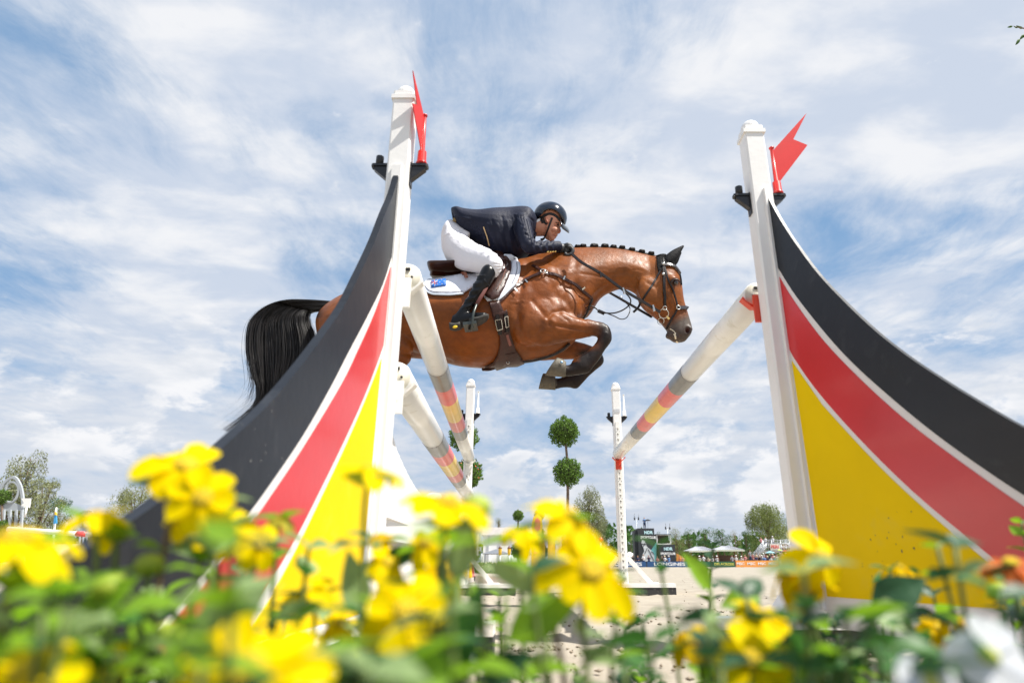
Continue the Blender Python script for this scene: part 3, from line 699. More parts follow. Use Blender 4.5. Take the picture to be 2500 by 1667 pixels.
def ribbon(mb, V, w, thick=.004, mi=0, nn=None):
    vs = []; m = len(V)
    for i, p in enumerate(V):
        t = (V[min(i + 1, m - 1)] - V[max(i - 1, 0)]).normalized(); n = nn[i] if nn else Vector((0, -1, 0)); n = (n - t * n.dot(t)).normalized(); s = t.cross(n)
        for a, b in ((-.5, -.5), (-.38, .5), (.38, .5), (.5, -.5)): vs.append(p + s * (a * w) + n * (b * thick))
    fs = [[i * 4 + k, i * 4 + (k + 1) % 4, (i + 1) * 4 + (k + 1) % 4, (i + 1) * 4 + k] for i in range(m - 1) for k in range(4)] + [[3, 2, 1, 0], [(m - 1) * 4 + k for k in range(4)]]
    return mb.add(vs, fs, mi, False)
def ring3(mb, c, r, rr, n=(0, -1, 0), mi=0, sx=1, sy=1):
    q = Vector(n).to_track_quat('Z', 'Y').to_matrix(); pts = [Vector(c) + q @ Vector((r * sx * math.cos(2 * math.pi * k / 20), r * sy * math.sin(2 * math.pi * k / 20), 0)) for k in range(21)]
    return mb.tube(pts, rr, 6, mi, caps=False)
# hooves
HOOF = mat('hoof_horn', (.095, .082, .058), .6, .35, 25, .4, 60, dirt=.3, dirtcol=(.26, .20, .12), dscale=20)
hm = MB(); loft(hm, [(1381,919,1382,884,.030),(1372,920,1377,879,.036),(1352,918,1370,876,.042),(1331,916,1362,873,.047)], DH - .17, 20, 2); hm.build('hoof', HOOF, horse)
hm = MB(); loft(hm, [(1356,952,1356,919,.030),(1346,951,1350,917,.036),(1330,950,1336,912,.042),(1315,949,1326,912,.046)], DH + .16, 20, 2); hm.build('hoof', HOOF, horse)
for off, dx, dy in ((-.14, 0, 0), (.15, -18, 12)):
    hm = MB(); loft(hm, [(716+dx,1080+dy,702+dx,1046+dy,.03),(705+dx,1086+dy,690+dx,1048+dy,.038),(690+dx,1096+dy,668+dx,1056+dy,.046)], DH + off, 18, 2); hm.build('hoof', HOOF, horse)
sh = MB(); cc = W(1371, 884, DH - .17 - .045); sh.lathe(cc, [(.009, -.002), (.007, .003)], 10, axis=Matrix.Rotation(math.pi / 2, 3, 'X')); sh.build('stud', mat('stud', (.25, .4, .55), .3, metal=.6), horse)
# eyes
for s in (-1, 1):
    e = MB(); ell(e, 1649, 690, 6.5, 5.5, .012, s * .102, DH, -15); e.build('eye', mat('eye', (.012, .006, .004), .05, coat=1), horse)
    e = MB(); limb(e, [(1638, 690, 1.6, s * .116), (1645, 682.5, 2.2, s * .121), (1655, 683, 2.0, s * .117), (1661, 690, 1.3, s * .108)], DH, 8); e.build('eyelid', mat('eyelid', (.03, .015, .012), .4), horse)
foam = MB(); strap(foam, [(1646, 815), (1650, 822), (1649, 831), (1654, 836)], .012, .002, .004); strap(foam, [(1636, 803), (1644, 806), (1650, 815)], .006, .002, .003); foam.build('foam', mat('foam', (.7, .66, .52), .5, .2, 60), horse)
# plaited mane: a crest strip and the knots
MANE = mat('mane', (.010, .009, .009), .45, .4, 90, .8, 160, spec=.5)
m_ = MB(); P = [(1375, 607), (1400, 605), (1451, 603), (1497, 604.5), (1537, 610.5), (1566, 616), (1594, 623), (1608, 628)]; limb(m_, [(x, y + 1.5, 3.6, 0) for x, y in P], DH, 10); m_.build('crest_hair', MANE, horse)
for i, (x, y, r) in enumerate([(1393,606,6.5),(1410,603.5,8),(1424,602,9),(1451,602,11.5),(1477,602,10.5),(1498,604,9),(1519,605.5,8.5),(1543,610.5,9),(1567,615.5,9),(1590,620,8.5)]):
    k = MB(); ell(k, x, y - 1, r, r * .62, .022, 0, DH, -8 - i); ell(k, x - r * .35, y - 1.5, r * .5, r * .55, .024, 0, DH, 20); ell(k, x + r * .45, y - 1, r * .45, r * .5, .024, 0, DH, -20)
    k.build('mane_plait', MANE, horse)
# tail
def tail():
    rr = np.random.default_rng(11)
    outer = [(832, 738), (770, 733), (700, 733), (655, 747), (622, 775), (610, 810), (611, 862), (622, 910), (631, 950), (618, 992), (545, 1050)]
    inner = [(832, 756), (800, 758), (765, 760), (752, 768), (752, 788), (764, 822), (766, 868), (742, 920), (712, 962), (668, 1003), (590, 1056)]
    O = np.array(catmull(outer, 4)); I = np.array(catmull(inner, 4)); n = len(O); V = []; Fq = []; ns = 3600; base = 0
    nc = 70; ca = rr.uniform(0, 1, nc); co = rr.normal(0, .034, nc); cw = rr.normal(0, 5.0, (nc, 2)); cp = rr.uniform(0, 6.28, nc); cl = rr.uniform(.80, 1.05, nc)
    for k in range(ns):
        g = rr.integers(nc); a = float(np.clip(ca[g] + rr.normal(0, .045), -.03, 1.03)); off = float(np.clip(co[g] + rr.normal(0, .010), -.095, .095)); ph = rr.uniform(0, 6.28)
        fly = k < 240; L = int(n * min(1, cl[g] * rr.uniform(.88, 1.06))); st = int(rr.choice([0, 2, 4, 6, 8, 10, 12, 14])) if k % 4 else 0
        if fly: L = n; a = float(rr.choice([rr.uniform(-.05, .12), rr.uniform(.9, 1.06), rr.uniform(0, 1)])); st = int(rr.integers(0, 18))
        if L - st < 6: continue
        P = O * (1 - a) + I * a; s = np.linspace(0, 1, n)
        P = P + np.c_[np.sin(s * 6 + cp[g]) * cw[g, 0] * s * .9 + np.sin(s * 13 + ph) * s * 1.6, np.cos(s * 5 + cp[g]) * cw[g, 1] * s * .7 + np.cos(s * 11 + ph) * s * 1.2]
        if fly: P = P + np.c_[np.clip(s - s[st], 0, 1) ** 2 * rr.normal(-10, 22), np.clip(s - s[st], 0, 1) ** 2 * rr.normal(0, 14)]
        if k < 70: P = P + np.c_[-s ** 5 * rr.uniform(10, 60), -s ** 5 * rr.uniform(-8, 30)]
        P = P[st:L]; m = len(P); r0 = rr.uniform(.0009, .0019) if not fly else .0008
        sp = s[st:L]
        ctr = np.array([W(x, y, DH + off * min(1.2, .35 + 2.5 * t)) for (x, y), t in zip(P, sp)]); rad = r0 * np.clip((1 - (sp - sp[0]) / (sp[-1] - sp[0] + 1e-6)) * 3, .15, 1)
        for i in range(m):
            for q in range(3):
                th = 2.094 * q + ph; V.append(ctr[i] + np.array([math.cos(th), math.sin(th), math.sin(th + 1) * .5]) * rad[i])
        for i in range(m - 1):
            for q in range(3): Fq.append((base + i * 3 + q, base + i * 3 + (q + 1) % 3, base + (i + 1) * 3 + (q + 1) % 3, base + (i + 1) * 3 + q))
        base += m * 3
    core = MB(); loft(core, [(835,738,835,757,.03),(790,735,795,758,.035),(740,735,755,766,.04),(690,737,748,792,.045),(656,764,750,828,.04),(634,796,754,866,.04),(626,842,740,905,.04),(632,900,705,945,.03),(645,940,685,975,.02)], DH, 14, 3)
    b0 = len(V); V += [np.array(v) for v in core.v]; Q = [f for f in core.f if len(f) == 4]; Fq += [tuple(i + b0 for i in f) for f in Q]
    return npmesh('tail', np.array(V), np.array(Fq), mat('tail_hair', (.015, .012, .011), .42, .5, 14, spec=.6), horse, smooth=True)
tail()
# ================================================================== tack
LEATH = mat('brown_leather', (.040, .012, .008), .42, .3, 14, .25, 60, coat=.08, spec=.4)
BLEA = mat('dark_bridle_leather', (.010, .006, .006), .42, .3, 14, .2, 70, spec=.4, coat=.05)
PADM = mat('pad_cloth', (.74, .76, .84), .8, .03, 8, .5, 120, sheen=.3)
NAVY = mat('navy_piping', (.012, .015, .04), .6, .2)
PIPE = mat('grey_piping', (.45, .5, .56), .6, .1)
pad = thing('saddle_pad', 'white saddle pad with grey piping and a small blue flag patch at its rear corner', 'saddle pad', (-.3, DH, 0))
pcol = [(1034,703),(1036,694),(1044,687),(1075,682),(1123,674),(1150,672),(1200,650),(1232,621),(1248,622),(1261,631),(1268,645),(1269,660),(1264,682),(1255,700),(1240,715),(1216,733),(1190,737),(1183,728),(1170,700),(1150,706),(1129,720),(1100,722),(1057,721),(1042,715)]
drape('cloth', pcol, .008, .010, PADM, pad, 7)
for pts_ in ([(1060,684),(1044,687),(1036,694),(1034,703),(1042,716),(1057,722),(1100,723),(1132,720)], [(1268,645),(1269,660),(1264,682),(1255,700),(1240,715),(1214,734)]): pm = MB(); strap(pm, pts_, .010, .012, .006); pm.build('piping', PIPE, pad)
for pts_ in ([(1038,702),(1045,712),(1058,717),(1100,718),(1130,716)], [(1262,646),(1263,660),(1258,680),(1250,697)]): pm = MB(); strap(pm, pts_, .0035, .016, .002); pm.build('stitch_line', NAVY, pad)
drape('flag_patch', [(1053,692.5),(1090,687),(1091,702.5),(1055,707.5)], .019, .003, mat('flag_blue', (.01, .13, .50), .6), pad, 8)
fm = MB(); strap(fm, [(1054,694.5),(1071,702)], .0045, .0225, .001, 0); strap(fm, [(1055,703),(1071,692)], .0045, .0225, .001, 0); strap(fm, [(1054,698.7),(1071,696.5)], .0055, .0228, .001, 0); strap(fm, [(1062.5,692),(1063.5,703)], .0055, .0228, .001, 0)
strap(fm, [(1054,698.7),(1071,696.5)], .0028, .0242, .001, 1); strap(fm, [(1062.5,692),(1063.5,703)], .0028, .0242, .001, 1); strap(fm, [(1055,695),(1070,701.5)], .0016, .0236, .001, 1)
for x, y in ((1080,690.5),(1086,694.5),(1075.5,696.5),(1081,701),(1063,705)): fm.sphere(hit(x, y, .022)[0], .0032, n=6, m=4, sc=(1, .4, 1))
fm.build('flag_marks', [mat('patch_white', (.8, .8, .82), .6), mat('patch_red', (.6, .03, .04), .6)], pad)

saddle = thing('saddle', 'dark brown leather jumping saddle under the rider, on the white pad', 'saddle', (-.25, DH, 0))
def seat():
    b = MB(); loft(b, [(1045,652,1047,659,.05),(1049,650,1052,672,.12),(1062,653,1061,678,.16),(1085,658,1085,677,.18),(1123,660,1115,676,.19),(1150,655,1145,674,.18),(1175,642,1175,672,.16),(1205,624,1205,660,.13),(1222,616,1232,650,.09),(1232,622,1236,640,.06)], DH, 24, 3)
    def post(V, NN):
        px, py = proj(V); d = -.007 * np.exp(-(px_seg(px, py, [(1050, 663), (1090, 667), (1130, 664)]) / 2.2) ** 2) + .006 * np.exp(-(px_seg(px, py, [(1052, 671), (1085, 672)]) / 3) ** 2)
        return V + NN * d[:, None], None
    return solid('seat', b, .0065, 4, LEATH, saddle, post)
seat()
drape('flap', [(1178,660),(1200,636),(1222,620),(1240,629),(1250,645),(1249,664),(1242,684),(1230,707),(1217,728),(1202,736),(1187,729),(1183,722),(1192,700),(1186,684),(1172,676)], .020, .008, LEATH, saddle, 7, puff=.006)
drape('knee_roll', [(1198,642),(1212,628),(1228,627),(1240,640),(1242,656),(1234,671),(1222,679),(1212,676),(1222,660),(1216,645)], .026, .010, mat('knee_roll_leather', (.050, .016, .012), .28, .3, 14, coat=.4), saddle, 5, puff=.028)
q = MB(); strap(q, [(1239,650),(1236,668),(1226,690),(1212,716)], .006, .031, .004); q.build('flap_seam', mat('seam', (.14, .05, .03), .5), saddle)
q = MB(); strap(q, [(1127,668),(1134,674),(1140,690)], .022, .035, .006); q.build('flap_tab', mat('tan_leather', (.25, .075, .035), .4), saddle)
girth = thing('girth', 'brown leather girth with two buckles and a wide belly plate under the horse', 'girth', (-.25, DH, 0))
drape('billet_straps', [(1192,738),(1204,741),(1216,736),(1228,764),(1234,790),(1212,796),(1203,772)], .016, .010, LEATH, girth, 6)
drape('girth_body', [(1200,768),(1236,758),(1241,785),(1247,815),(1258,850),(1270,868),(1279,882),(1262,889),(1238,890),(1206,900),(1190,905),(1178,905),(1176,900),(1186,892),(1204,882),(1214,865),(1220,840),(1218,815),(1208,790)], .012, .012, LEATH, girth, 6)
for c in ((1214,792),(1233,786)):
    r = MB()
    for a, e in (((-6,-11),(5,-13)),((5,-13),(8,10)),((8,10),(-2,13)),((-2,13),(-6,-11))): strap(r, [(c[0]+a[0], c[1]+a[1]), (c[0]+e[0], c[1]+e[1])], .006, .030, .006)
    r.build('buckle', METAL, girth)
    r = MB(); strap(r, [(c[0]-2, c[1]-24), (c[0]+1, c[1]), (c[0]+4, c[1]+22)], .026, .026, .006); r.build('billet', BLEA, girth)
for pts_, w_, l_ in (([(1204,770),(1236,762)], .016, .026), ([(1226,812),(1246,808)], .012, .022), ([(1232,862),(1262,856)], .008, .018)): r = MB(); strap(r, pts_, w_, l_, .006); r.build('keeper', LEATH, girth)
r = MB(); strap(r, [(1236,815),(1241,828),(1246,840)], .018, .020, .005); r.build('strap_end', mat('worn_leather', (.20, .07, .055), .4), girth)
r = MB(); ring3(r, hit(1238, 878, .022)[0], .009, .002); r.build('ring', METAL, girth)

bp = thing('breastplate', 'brown leather breastplate with brass fittings round the shoulder of the horse', 'breastplate', (.1, DH, 0))
for pts in ([(1213,740),(1235,722),(1262,697),(1292,680),(1320,668)], [(1330,668),(1352,670),(1375,680),(1407,697),(1428,716),(1443,728)], [(1300,650),(1312,655),(1324,664)]):
    r = MB(); strap(r, pts, .021, .009, .006, bv=BV); r.build('strap', LEATH, bp)
r = MB(); strap(r, [(1443,728),(1437,745),(1430,762),(1421,777)], .016, .012, .008); r.build('chest_strap', BLEA, bp)
r = MB(); strap(r, [(1389,837),(1370,853),(1350,864),(1325,872),(1300,878),(1276,881)], .020, .010, .008); r.build('belly_strap', BLEA, bp)
for x, y, rad in ((1325,666,.014),(1330,667,.010)):
    r = MB(); ring3(r, hit(x, y, .017)[0], rad, .0028, hit(x, y)[1]); r.build('ring', METAL, bp)
for x, y, a in ((1286,691,-32),(1257,711,-40),(1377,680,22),(1422,705,48)):
    r = MB(); dx, dy = math.cos(R(a + 90)) * 4, math.sin(R(a + 90)) * 4; strap(r, [(x - dx, y - dy), (x + dx, y + dy)], .011, .016, .004); r.build('buckle', METAL, bp)

bri = thing('bridle', 'dark leather bridle with crossed noseband, brass rings and long reins on the bay horse', 'bridle', (.85, DH, 0))
def bstrap(nm, pts, w, m=BLEA, lift=.006, th=.006, par=bri):
    r = MB(); strap(r, pts, w, lift, th, step=3); return r.build(nm, m, par)
bstrap('headpiece', [(1612,622),(1616,632),(1619,645),(1620,652)], .028)
bstrap('browband', [(1620,649),(1632,648),(1646,652),(1654,662),(1658,668)], .020, mat('padded_leather', (.04, .035, .038), .25, coat=.4), .010, .010)
bstrap('cheekpiece', [(1620,652),(1621,668),(1621,690),(1622,715),(1622,738),(1623,748)], .019, lift=.009)
bstrap('throat_lash', [(1618,652),(1605,675),(1590,700),(1575,722),(1566,738)], .013)
bstrap('noseband_strap', [(1622,654),(1630,680),(1640,705),(1647,728),(1652,750)], .012, lift=.010)
bstrap('noseband', [(1654,752),(1664,752),(1674,751),(1680,753)], .026, mat('noseband_leather', (.05, .045, .05), .25, coat=.4), .008, .010)
bstrap('lower_strap', [(1652,756),(1647,768),(1639,779),(1634,790),(1628,802)], .012)
bstrap('curb_strap', [(1566,738),(1560,748),(1552,757),(1546,762)], .015, lift=.012)
for nm, x, y, rad, th in (('bit_ring', 1621, 765, .029, .0032), ('bit_ring', 1617.5, 781, .0185, .0030), ('bit_ring', 1622, 752, .012, .003), ('noseband_ring', 1653, 752, .0125, .0035)):
    h, n = hit(x, y, .018); h = h or W(x, y, DH - .08); r = MB(); ring3(r, h, rad, th, (n or Vector((0, -1, 0)))); r.build(nm, METAL, bri)
r = MB(); strap(r, [(1627,772),(1634,780)], .012, .016, .006); r.build('bit_guard', mat('brass_guard', (.75, .55, .2), .4), bri)
r = MB(); ring3(r, W(1612, 786, DH - .05), .017, .0015); r.build('chin_loop', BLEA, bri)
for x, y in ((1619,648),(1619,672)): 
    h, n = hit(x, y, .016); r = MB(); r.sphere(h, .010, n=10, m=6, sc=(1, .5, 1)); r.build('stud', METAL, bri)
# ear bonnet and ears
EARB = mat('ear_bonnet_knit', (.006, .006, .007), .85, .4, 60, .8, 120, spec=.2)
drape('ear_bonnet', [(1603,624),(1612,620),(1625,621),(1638,630),(1646,640),(1650,655),(1640,650),(1620,650),(1614,662),(1607,664),(1604,650)], .004, .010, EARB, bri, 5)
for off, st in ((-.055, [(1619,634,1634,652,.028),(1627,622,1644,645,.030),(1640,612,1655,632,.026),(1654,605,1662,617,.018),(1667,599,1670,602,.006)]), (.05, [(1632,640,1646,652,.024),(1642,626,1655,641,.024),(1652,616,1660,628,.018),(1658,612,1664,618,.008)])):
    r = MB(); loft(r, st, DH + off, 14, 3); r.build('ear', mat('ear_cover', (.008, .008, .010), .7, .3, 40, .3, 90, spec=.2), horse)
h_ = [(1658,668),(1661,682),(1662,696)]
bstrap('bonnet_edge', h_, .010, EARB)
# reins
def free_rein(nm, pts, w, th=.005):
    V = [W(x, y, d) for x, y, d in pts]; V = [Vector(v) for v in catmull(V, 5)]; r = MB(); ribbon(r, V, w, th); return r.build(nm, BLEA, bri)
free_rein('rein', [(1396,619,3.50),(1420,640,3.47),(1468,668,3.46),(1523,708,3.50),(1570,736,3.56),(1612,762,3.60)], .020)
free_rein('rein', [(1400,628,3.95),(1470,705,3.92),(1488,714,3.92),(1537,742,3.88),(1592,774,3.80)], .018)
for x, y, d in ((1523,710,3.49),(1466,669,3.45),(1596,752,3.57)):
    r = MB(); ribbon(r, [W(x - 2, y - 7, d), W(x + 2, y + 7, d)], .012, .010); r.build('rein_stop', BLEA if x == 1466 else METAL, bri)
mart = thing('martingale', 'thin dark running martingale straps hanging in loops between chest and reins', 'martingale', (.2, DH, 0))
def cord(par, nm, pts, rad, m=BLEA):
    V = [Vector(v) for v in catmull([W(x, y, d) for x, y, d in pts], 6)]; r = MB(); r.tube(V, rad, 8); return r.build(nm, m, par)
cord(mart, 'strap', [(1430,752,3.60),(1440,747,3.58),(1452,750,3.58),(1462,760,3.58)], .0035); cord(mart, 'strap', [(1432,758,3.60),(1442,755,3.58),(1452,752,3.58),(1464,762,3.58)], .0028)
cord(mart, 'fork_strap', [(1462,760,3.58),(1478,764,3.56),(1500,764,3.54),(1522,756,3.52),(1538,742,3.50),(1538,728,3.50),(1524,712,3.49)], .0045)
cord(mart, 'fork_strap', [(1478,763,3.60),(1500,772,3.66),(1516,779,3.75),(1530,775,3.84),(1538,758,3.90),(1534,745,3.91),(1516,730,3.92)], .0035)
r = MB(); ribbon(r, [W(1460, 758, 3.575), W(1476, 765, 3.57)], .022, .010); r.build('buckle_tab', BLEA, mart)
r = MB(); ring3(r, W(1515, 727, 3.92), .012, .002); r.build('ring', METAL, mart)

# ================================================================== rider
rider = thing('person', 'rider in navy jacket, white breeches, black boots and dark helmet crouched over the bay horse', 'rider', (-.15, DH, 0))
SKIN = mat('skin', (.50, .225, .145), .5, .10, 10, .1, 80, attr='coat')
JACK = mat('navy_wool', (.0055, .0085, .026), .62, .15, 10, .3, 90, spec=.3)
BREE = mat('breeches_cloth', (.76, .75, .80), .7, .03, 9, .3, 50, sheen=.2)
BOOT = mat('boot_leather', (.004, .004, .005), .30, .3, 10, .15, 30, spec=.25, coat=.06)
GLOV = mat('glove_leather', (.030, .033, .036), .5, .2, 20, .4, 60)
HELM = mat('helmet_shell', (.004, .009, .022), .14, .1, spec=.5, coat=.35)
def hand(mb, c, off, fist=1):
    # palm with four curled fingers and a thumb closed on the rein
    x, y = c; D = DH
    ell(mb, x, y, 12.5, 11, .020, off, D, -25)
    for k in range(4):
        o = off + (k - 1.5) * .019; l = (1.0, 1.12, 1.06, .86)[k]
        limb(mb, [(x + 4, y - 7, 3.9, o), (x + 4 + 9 * l, y - 4, 3.8, o), (x + 5 + 11 * l, y + 5, 3.6, o), (x + 1 + 9 * l, y + 12, 3.3, o), (x - 3 + 4 * l, y + 13, 3.0, o + .001), (x - 5 + 2 * l, y + 8, 2.8, o)], D, 10, 3)
    limb(mb, [(x - 6, y - 8, 4.6, off - .022), (x + 3, y - 12, 4.3, off - .030), (x + 10, y - 10, 3.8, off - .024), (x + 15, y - 5, 3.2, off - .016)], D, 10, 3)
def rider_body():
    b = MB()
    ell(b, 1339, 528, 35, 33, .074, 0, DH, 0)
    loft(b, [(1372,528,1316,532,.072),(1373,538,1317,545,.073),(1367,548,1320,556,.070),(1363,557,1322,565,.065),(1360,568,1327,575,.056),(1356,576,1332,581,.044),(1350,583,1338,584,.032),(1347,587,1342,586,.018)], DH, 22, 3)
    loft(b, [(1366,550,1358,553,.010),(1368.5,558,1357,561,.012),(1370,564,1354,568,.017),(1367,570,1352,570,.013)], DH, 12, 3)       # nose
    ell(b, 1367, 545, 6, 4, .045, 0, DH, -30); ell(b, 1357.5, 575.5, 5.5, 2.8, .022, 0, DH, 30); ell(b, 1354.5, 579.5, 5, 2.6, .020, 0, DH, 30); ell(b, 1347, 584, 8, 5.5, .024, 0, DH, 20)
    for s in (-1, 1):
        ell(b, 1354, 560, 8, 7, .012, s * .055, DH, 20); limb(b, [(1339, 527, 2.4, s*.075), (1334.5, 531, 2.6, s*.080), (1335, 539, 2.4, s*.079), (1338.5, 543, 2.0, s*.076)], DH, 8); ell(b, 1338.5, 535, 4.5, 8, .007, s * .074, DH, 0)
    limb(b, [(1290,552,26,0),(1312,556,23,0),(1328,556,22,0)], DH, 18)          # neck
    loft(b, [(1112,572,1104,615,.11),(1150,548,1150,590,.12),(1207,538,1218,598,.13),(1255,530,1262,605,.15),(1290,530,1292,595,.14),(1306,540,1302,578,.08)], DH, 22, 3)
    for s in (-1, 1):
        ex, ey, wx, wy = (1293,603,1362,601) if s < 0 else (1303,628,1372,626)
        limb(b, [(1278,545,18,s*.17),(1287,578,16,s*.21),(ex,ey,13,s*.22),(ex+34,ey,12,s*.17),(wx,wy,9,s*.11),(wx+12,wy+3,9,s*.085)], DH, 14)
        hand(b, (wx + 20, wy + 8 if s < 0 else wy - 2), s * .075)
        limb(b, [(1115,608,20,s*.08),(1155,626,20,s*.17),(1203,650,14,s*.28),(1180,690,15,s*.315),(1150,730,11,s*.32),(1128,765,9,s*.32),(1150,780,10,s*.325),(1180,774,6,s*.33)], DH, 14)
    def post(V, NN):
        px, py = proj(V); d = np.zeros(len(V))
        for pts, sg, a in (([(1350,574),(1356,577),(1361,578)],1.5,-.004), ([(1352,562),(1357,570)],2,-.003), ([(1357,549),(1366,551)],3,-.005), ([(1336,531),(1340,536)],1.8,-.004), ([(1331,560),(1333,578)],4,-.004)):
            d += a * np.exp(-(px_seg(px, py, pts) / sg) ** 2)
        c = np.tile(np.array([.58, .26, .165]), (len(V), 1))
        def mx(c, t, col): t = np.clip(t, 0, 1)[:, None]; return c * (1 - t) + col * t
        c = mx(c, np.exp(-(px_seg(px, py, [(1368,565),(1369,568)])/4)**2)*.6, np.array([.55,.10,.06])); c = mx(c, np.exp(-(px_seg(px, py, [(1334,533),(1338,545)])/4)**2)*.4, np.array([.6,.15,.09]))
        c = mx(c, np.exp(-(px_seg(px, py, [(1351,574),(1360,578)])/1.8)**2)*.6, np.array([.30,.05,.04])); c = mx(c, np.exp(-(px_seg(px, py, [(1345,582),(1335,572)])/7)**2)*.25, np.array([.22,.12,.09]))
        c = mx(c, (py > 590) * (px > 1360) * 1.0, np.array([.030,.033,.036]))
        return V + NN * d[:, None], c
    return solid('body', b, .0045, 3, SKIN, rider, post)
rider_body()
# gloves
for s, c in ((-1, (1382, 609)), (1, (1392, 624))):
    g = MB(); hand(g, c, s * .075); limb(g, [(c[0] - 22, c[1] - 6, 11.5, s * .10), (c[0] - 8, c[1] - 2, 11.5, s * .085)], DH, 12)
    t = MB(); t.v = g.v; t.f = g.f
    solid('glove', t, .0036, 2, GLOV, rider, lambda V, NN: (V + NN * .0022, None))
g = MB(); ell(g, 1364, 597, 4, 2.2, .01, -.13, DH, -20); g.build('glove_tab', mat('glove_tab', (.5, .6, .35), .5), rider)
# jacket
def jacket():
    b = MB()
    loft(b, [(1106,520,1106,541,.11),(1122,522,1116,566,.175),(1140,526,1132,592,.198),(1170,527,1176,610,.205),(1207,521,1214,634,.215),(1245,516,1256,636,.195),(1270,516,1284,620,.20),(1290,519,1300,598,.185),(1303,527,1306,580,.13),(1312,538,1308,570,.07)], DH, 28, 4)
    for s in (-1, 1):
        ex, ey, wx, wy = (1291,603,1365,600) if s < 0 else (1301,628,1372,626)
        ell(b, 1276, 543, 25, 24, .07, s * .15, DH)
        limb(b, [(1274,540,21,s*.165),(1280,562,21,s*.205),(1285,585,20,s*.225),(ex,ey-2,19,s*.232),(ex+14,ey+1,18,s*.215),(ex+36,ey,16.5,s*.17),(ex+58,ey-1,14.5,s*.13),(wx+2,wy+1,13.5,s*.105)], DH, 16)
    fold = []; rr = np.random.default_rng(4)
    for k in range(9): x = 1262 + k * 3.5; fold.append(([(x - 3, 525 + k * 1.5), (x + 10, 545 + k * 6)], 2.4, .006 * (-1) ** k))
    for k in range(7): fold.append(([(1284 + k * 3, 572 + k * 3), (1300 + k * 4, 585 + k * 2.2)], 2.4, -.006 * (-1) ** k))
    for k in range(7): fold.append(([(1304 + k * 8, 585), (1298 + k * 8, 600), (1302 + k * 8, 612)], 2.6, .004 * (-1) ** k))
    for k in range(8): fold.append(([(1112 + k * 3, 528 + k * 2), (1145 + k * 6, 535 + k * 5), (1160 + k * 6, 560 + k * 6)], 2.6, .006 * (-1) ** k))
    for k in range(6): fold.append(([(1190 + k * 12, 528 + rr.uniform(0, 20)), (1200 + k * 11, 575), (1215 + k * 9, 615)], 3.2, .0045 * (-1) ** k))
    fold.append(([(1259,528),(1254,560),(1266,600)], 3, -.009)); fold.append(([(1284,523),(1303,540),(1304,565)], 2.2, -.007))
    def post(V, NN):
        px, py = proj(V); d = np.zeros(len(V))
        for pts, sg, a in fold: d += a * np.exp(-(px_seg(px, py, pts) / sg) ** 2)
        return V + NN * d[:, None], None
    return solid('jacket', b, .0055, 3, JACK, rider, post)
jk = jacket(); BJ = bvh_of(jk)
tl = MB(); tl.prism([W(1104,519.5,DH-.12), W(1150,524,DH-.12), W(1150,527,DH-.12), W(1106,531,DH-.12)], (0, .24, 0)); tl.build('coat_tail', JACK, rider)
tl = MB(); tl.prism([W(1105,532,DH-.13), W(1119,533,DH-.13), W(1118,540,DH-.13), W(1105,540,DH-.13)], (0, .02, 0)); tl.build('lining', mat('lining', (.35, .24, .10), .7), rider)
r = MB(); strap(r, [(1181,554),(1188,575),(1195,599)], .007, .004, .003, bv=BJ); r.build('pocket_trim', mat('gold_trim', (.60, .42, .22), .5), rider)
r = MB(); strap(r, [(1310,551),(1309,565),(1303,580)], .028, .006, .005, bv=BJ); r.build('collar', mat('collar_cloth', (.01, .014, .035), .7), rider)
r = MB(); limb(r, [(1309,549,23,0),(1313,553,23,0)], DH, 20); r.build('shirt_collar', mat('shirt', (.8, .8, .82), .6), rider)
for i, (x, y) in enumerate(((1337,615),(1343,615),(1349,614.5),(1355,614))):
    h = BJ.ray_cast(CAMP, raydir(x, y)); p = h[0] if h[0] else W(x, y, DH - .2)
    bu = MB(); bu.sphere(p + Vector((0, -.004, 0)), .0095, n=10, m=6, sc=(1, .6, 1)); bu.build('cuff_button', GOLD, rider)
# breeches
def breeches():
    b = MB(); loft(b, [(1120,548,1082,572,.12),(1112,552,1079,600,.165),(1128,560,1096,636,.175),(1160,575,1122,655,.16)], DH, 24, 4); ell(b, 1112, 598, 36, 44, .16, 0, DH, 10)
    for s in (-1, 1):
        loft(b, [(1108,556,1079,600,.10,s*.08),(1130,572,1090,634,.10,s*.10),(1160,594,1124,656,.090,s*.17),(1188,607,1160,663,.080,s*.25),(1210,620,1186,668,.068,s*.305),(1226,637,1203,676,.050,s*.32),(1228,648,1212,676,.030,s*.32)], DH, 22, 4)
        limb(b, [(1205,655,19,s*.32),(1190,672,15,s*.325)], DH)
    fold = []; rr = np.random.default_rng(9)
    for k in range(22):
        t = k / 21; x = 1096 + t * 112 + rr.uniform(-3, 3); y = 572 + t * 60 + rr.uniform(-4, 4); L = rr.uniform(14, 34)
        fold.append(([(x, y), (x + L * .6, y - 5 - L * .1), (x + L, y - 3)], 2.6, rr.choice([-.0035, .002])))
    for k in range(7): fold.append(([(1205 + k * 2, 640 + k * 4), (1222, 643 + k * 3)], 1.6, .004 * (-1) ** k))
    for k in range(6): fold.append(([(1085 + k * 6, 575 - k * 2), (1108 + k * 6, 562 - k)], 1.8, .004 * (-1) ** k))
    def post(V, NN):
        px, py = proj(V); d = np.zeros(len(V))
        for pts, sg, a in fold: d += a * np.exp(-(px_seg(px, py, pts) / sg) ** 2)
        return V + NN * d[:, None], None
    return solid('breeches', b, .006, 5, BREE, rider, post)
breeches()
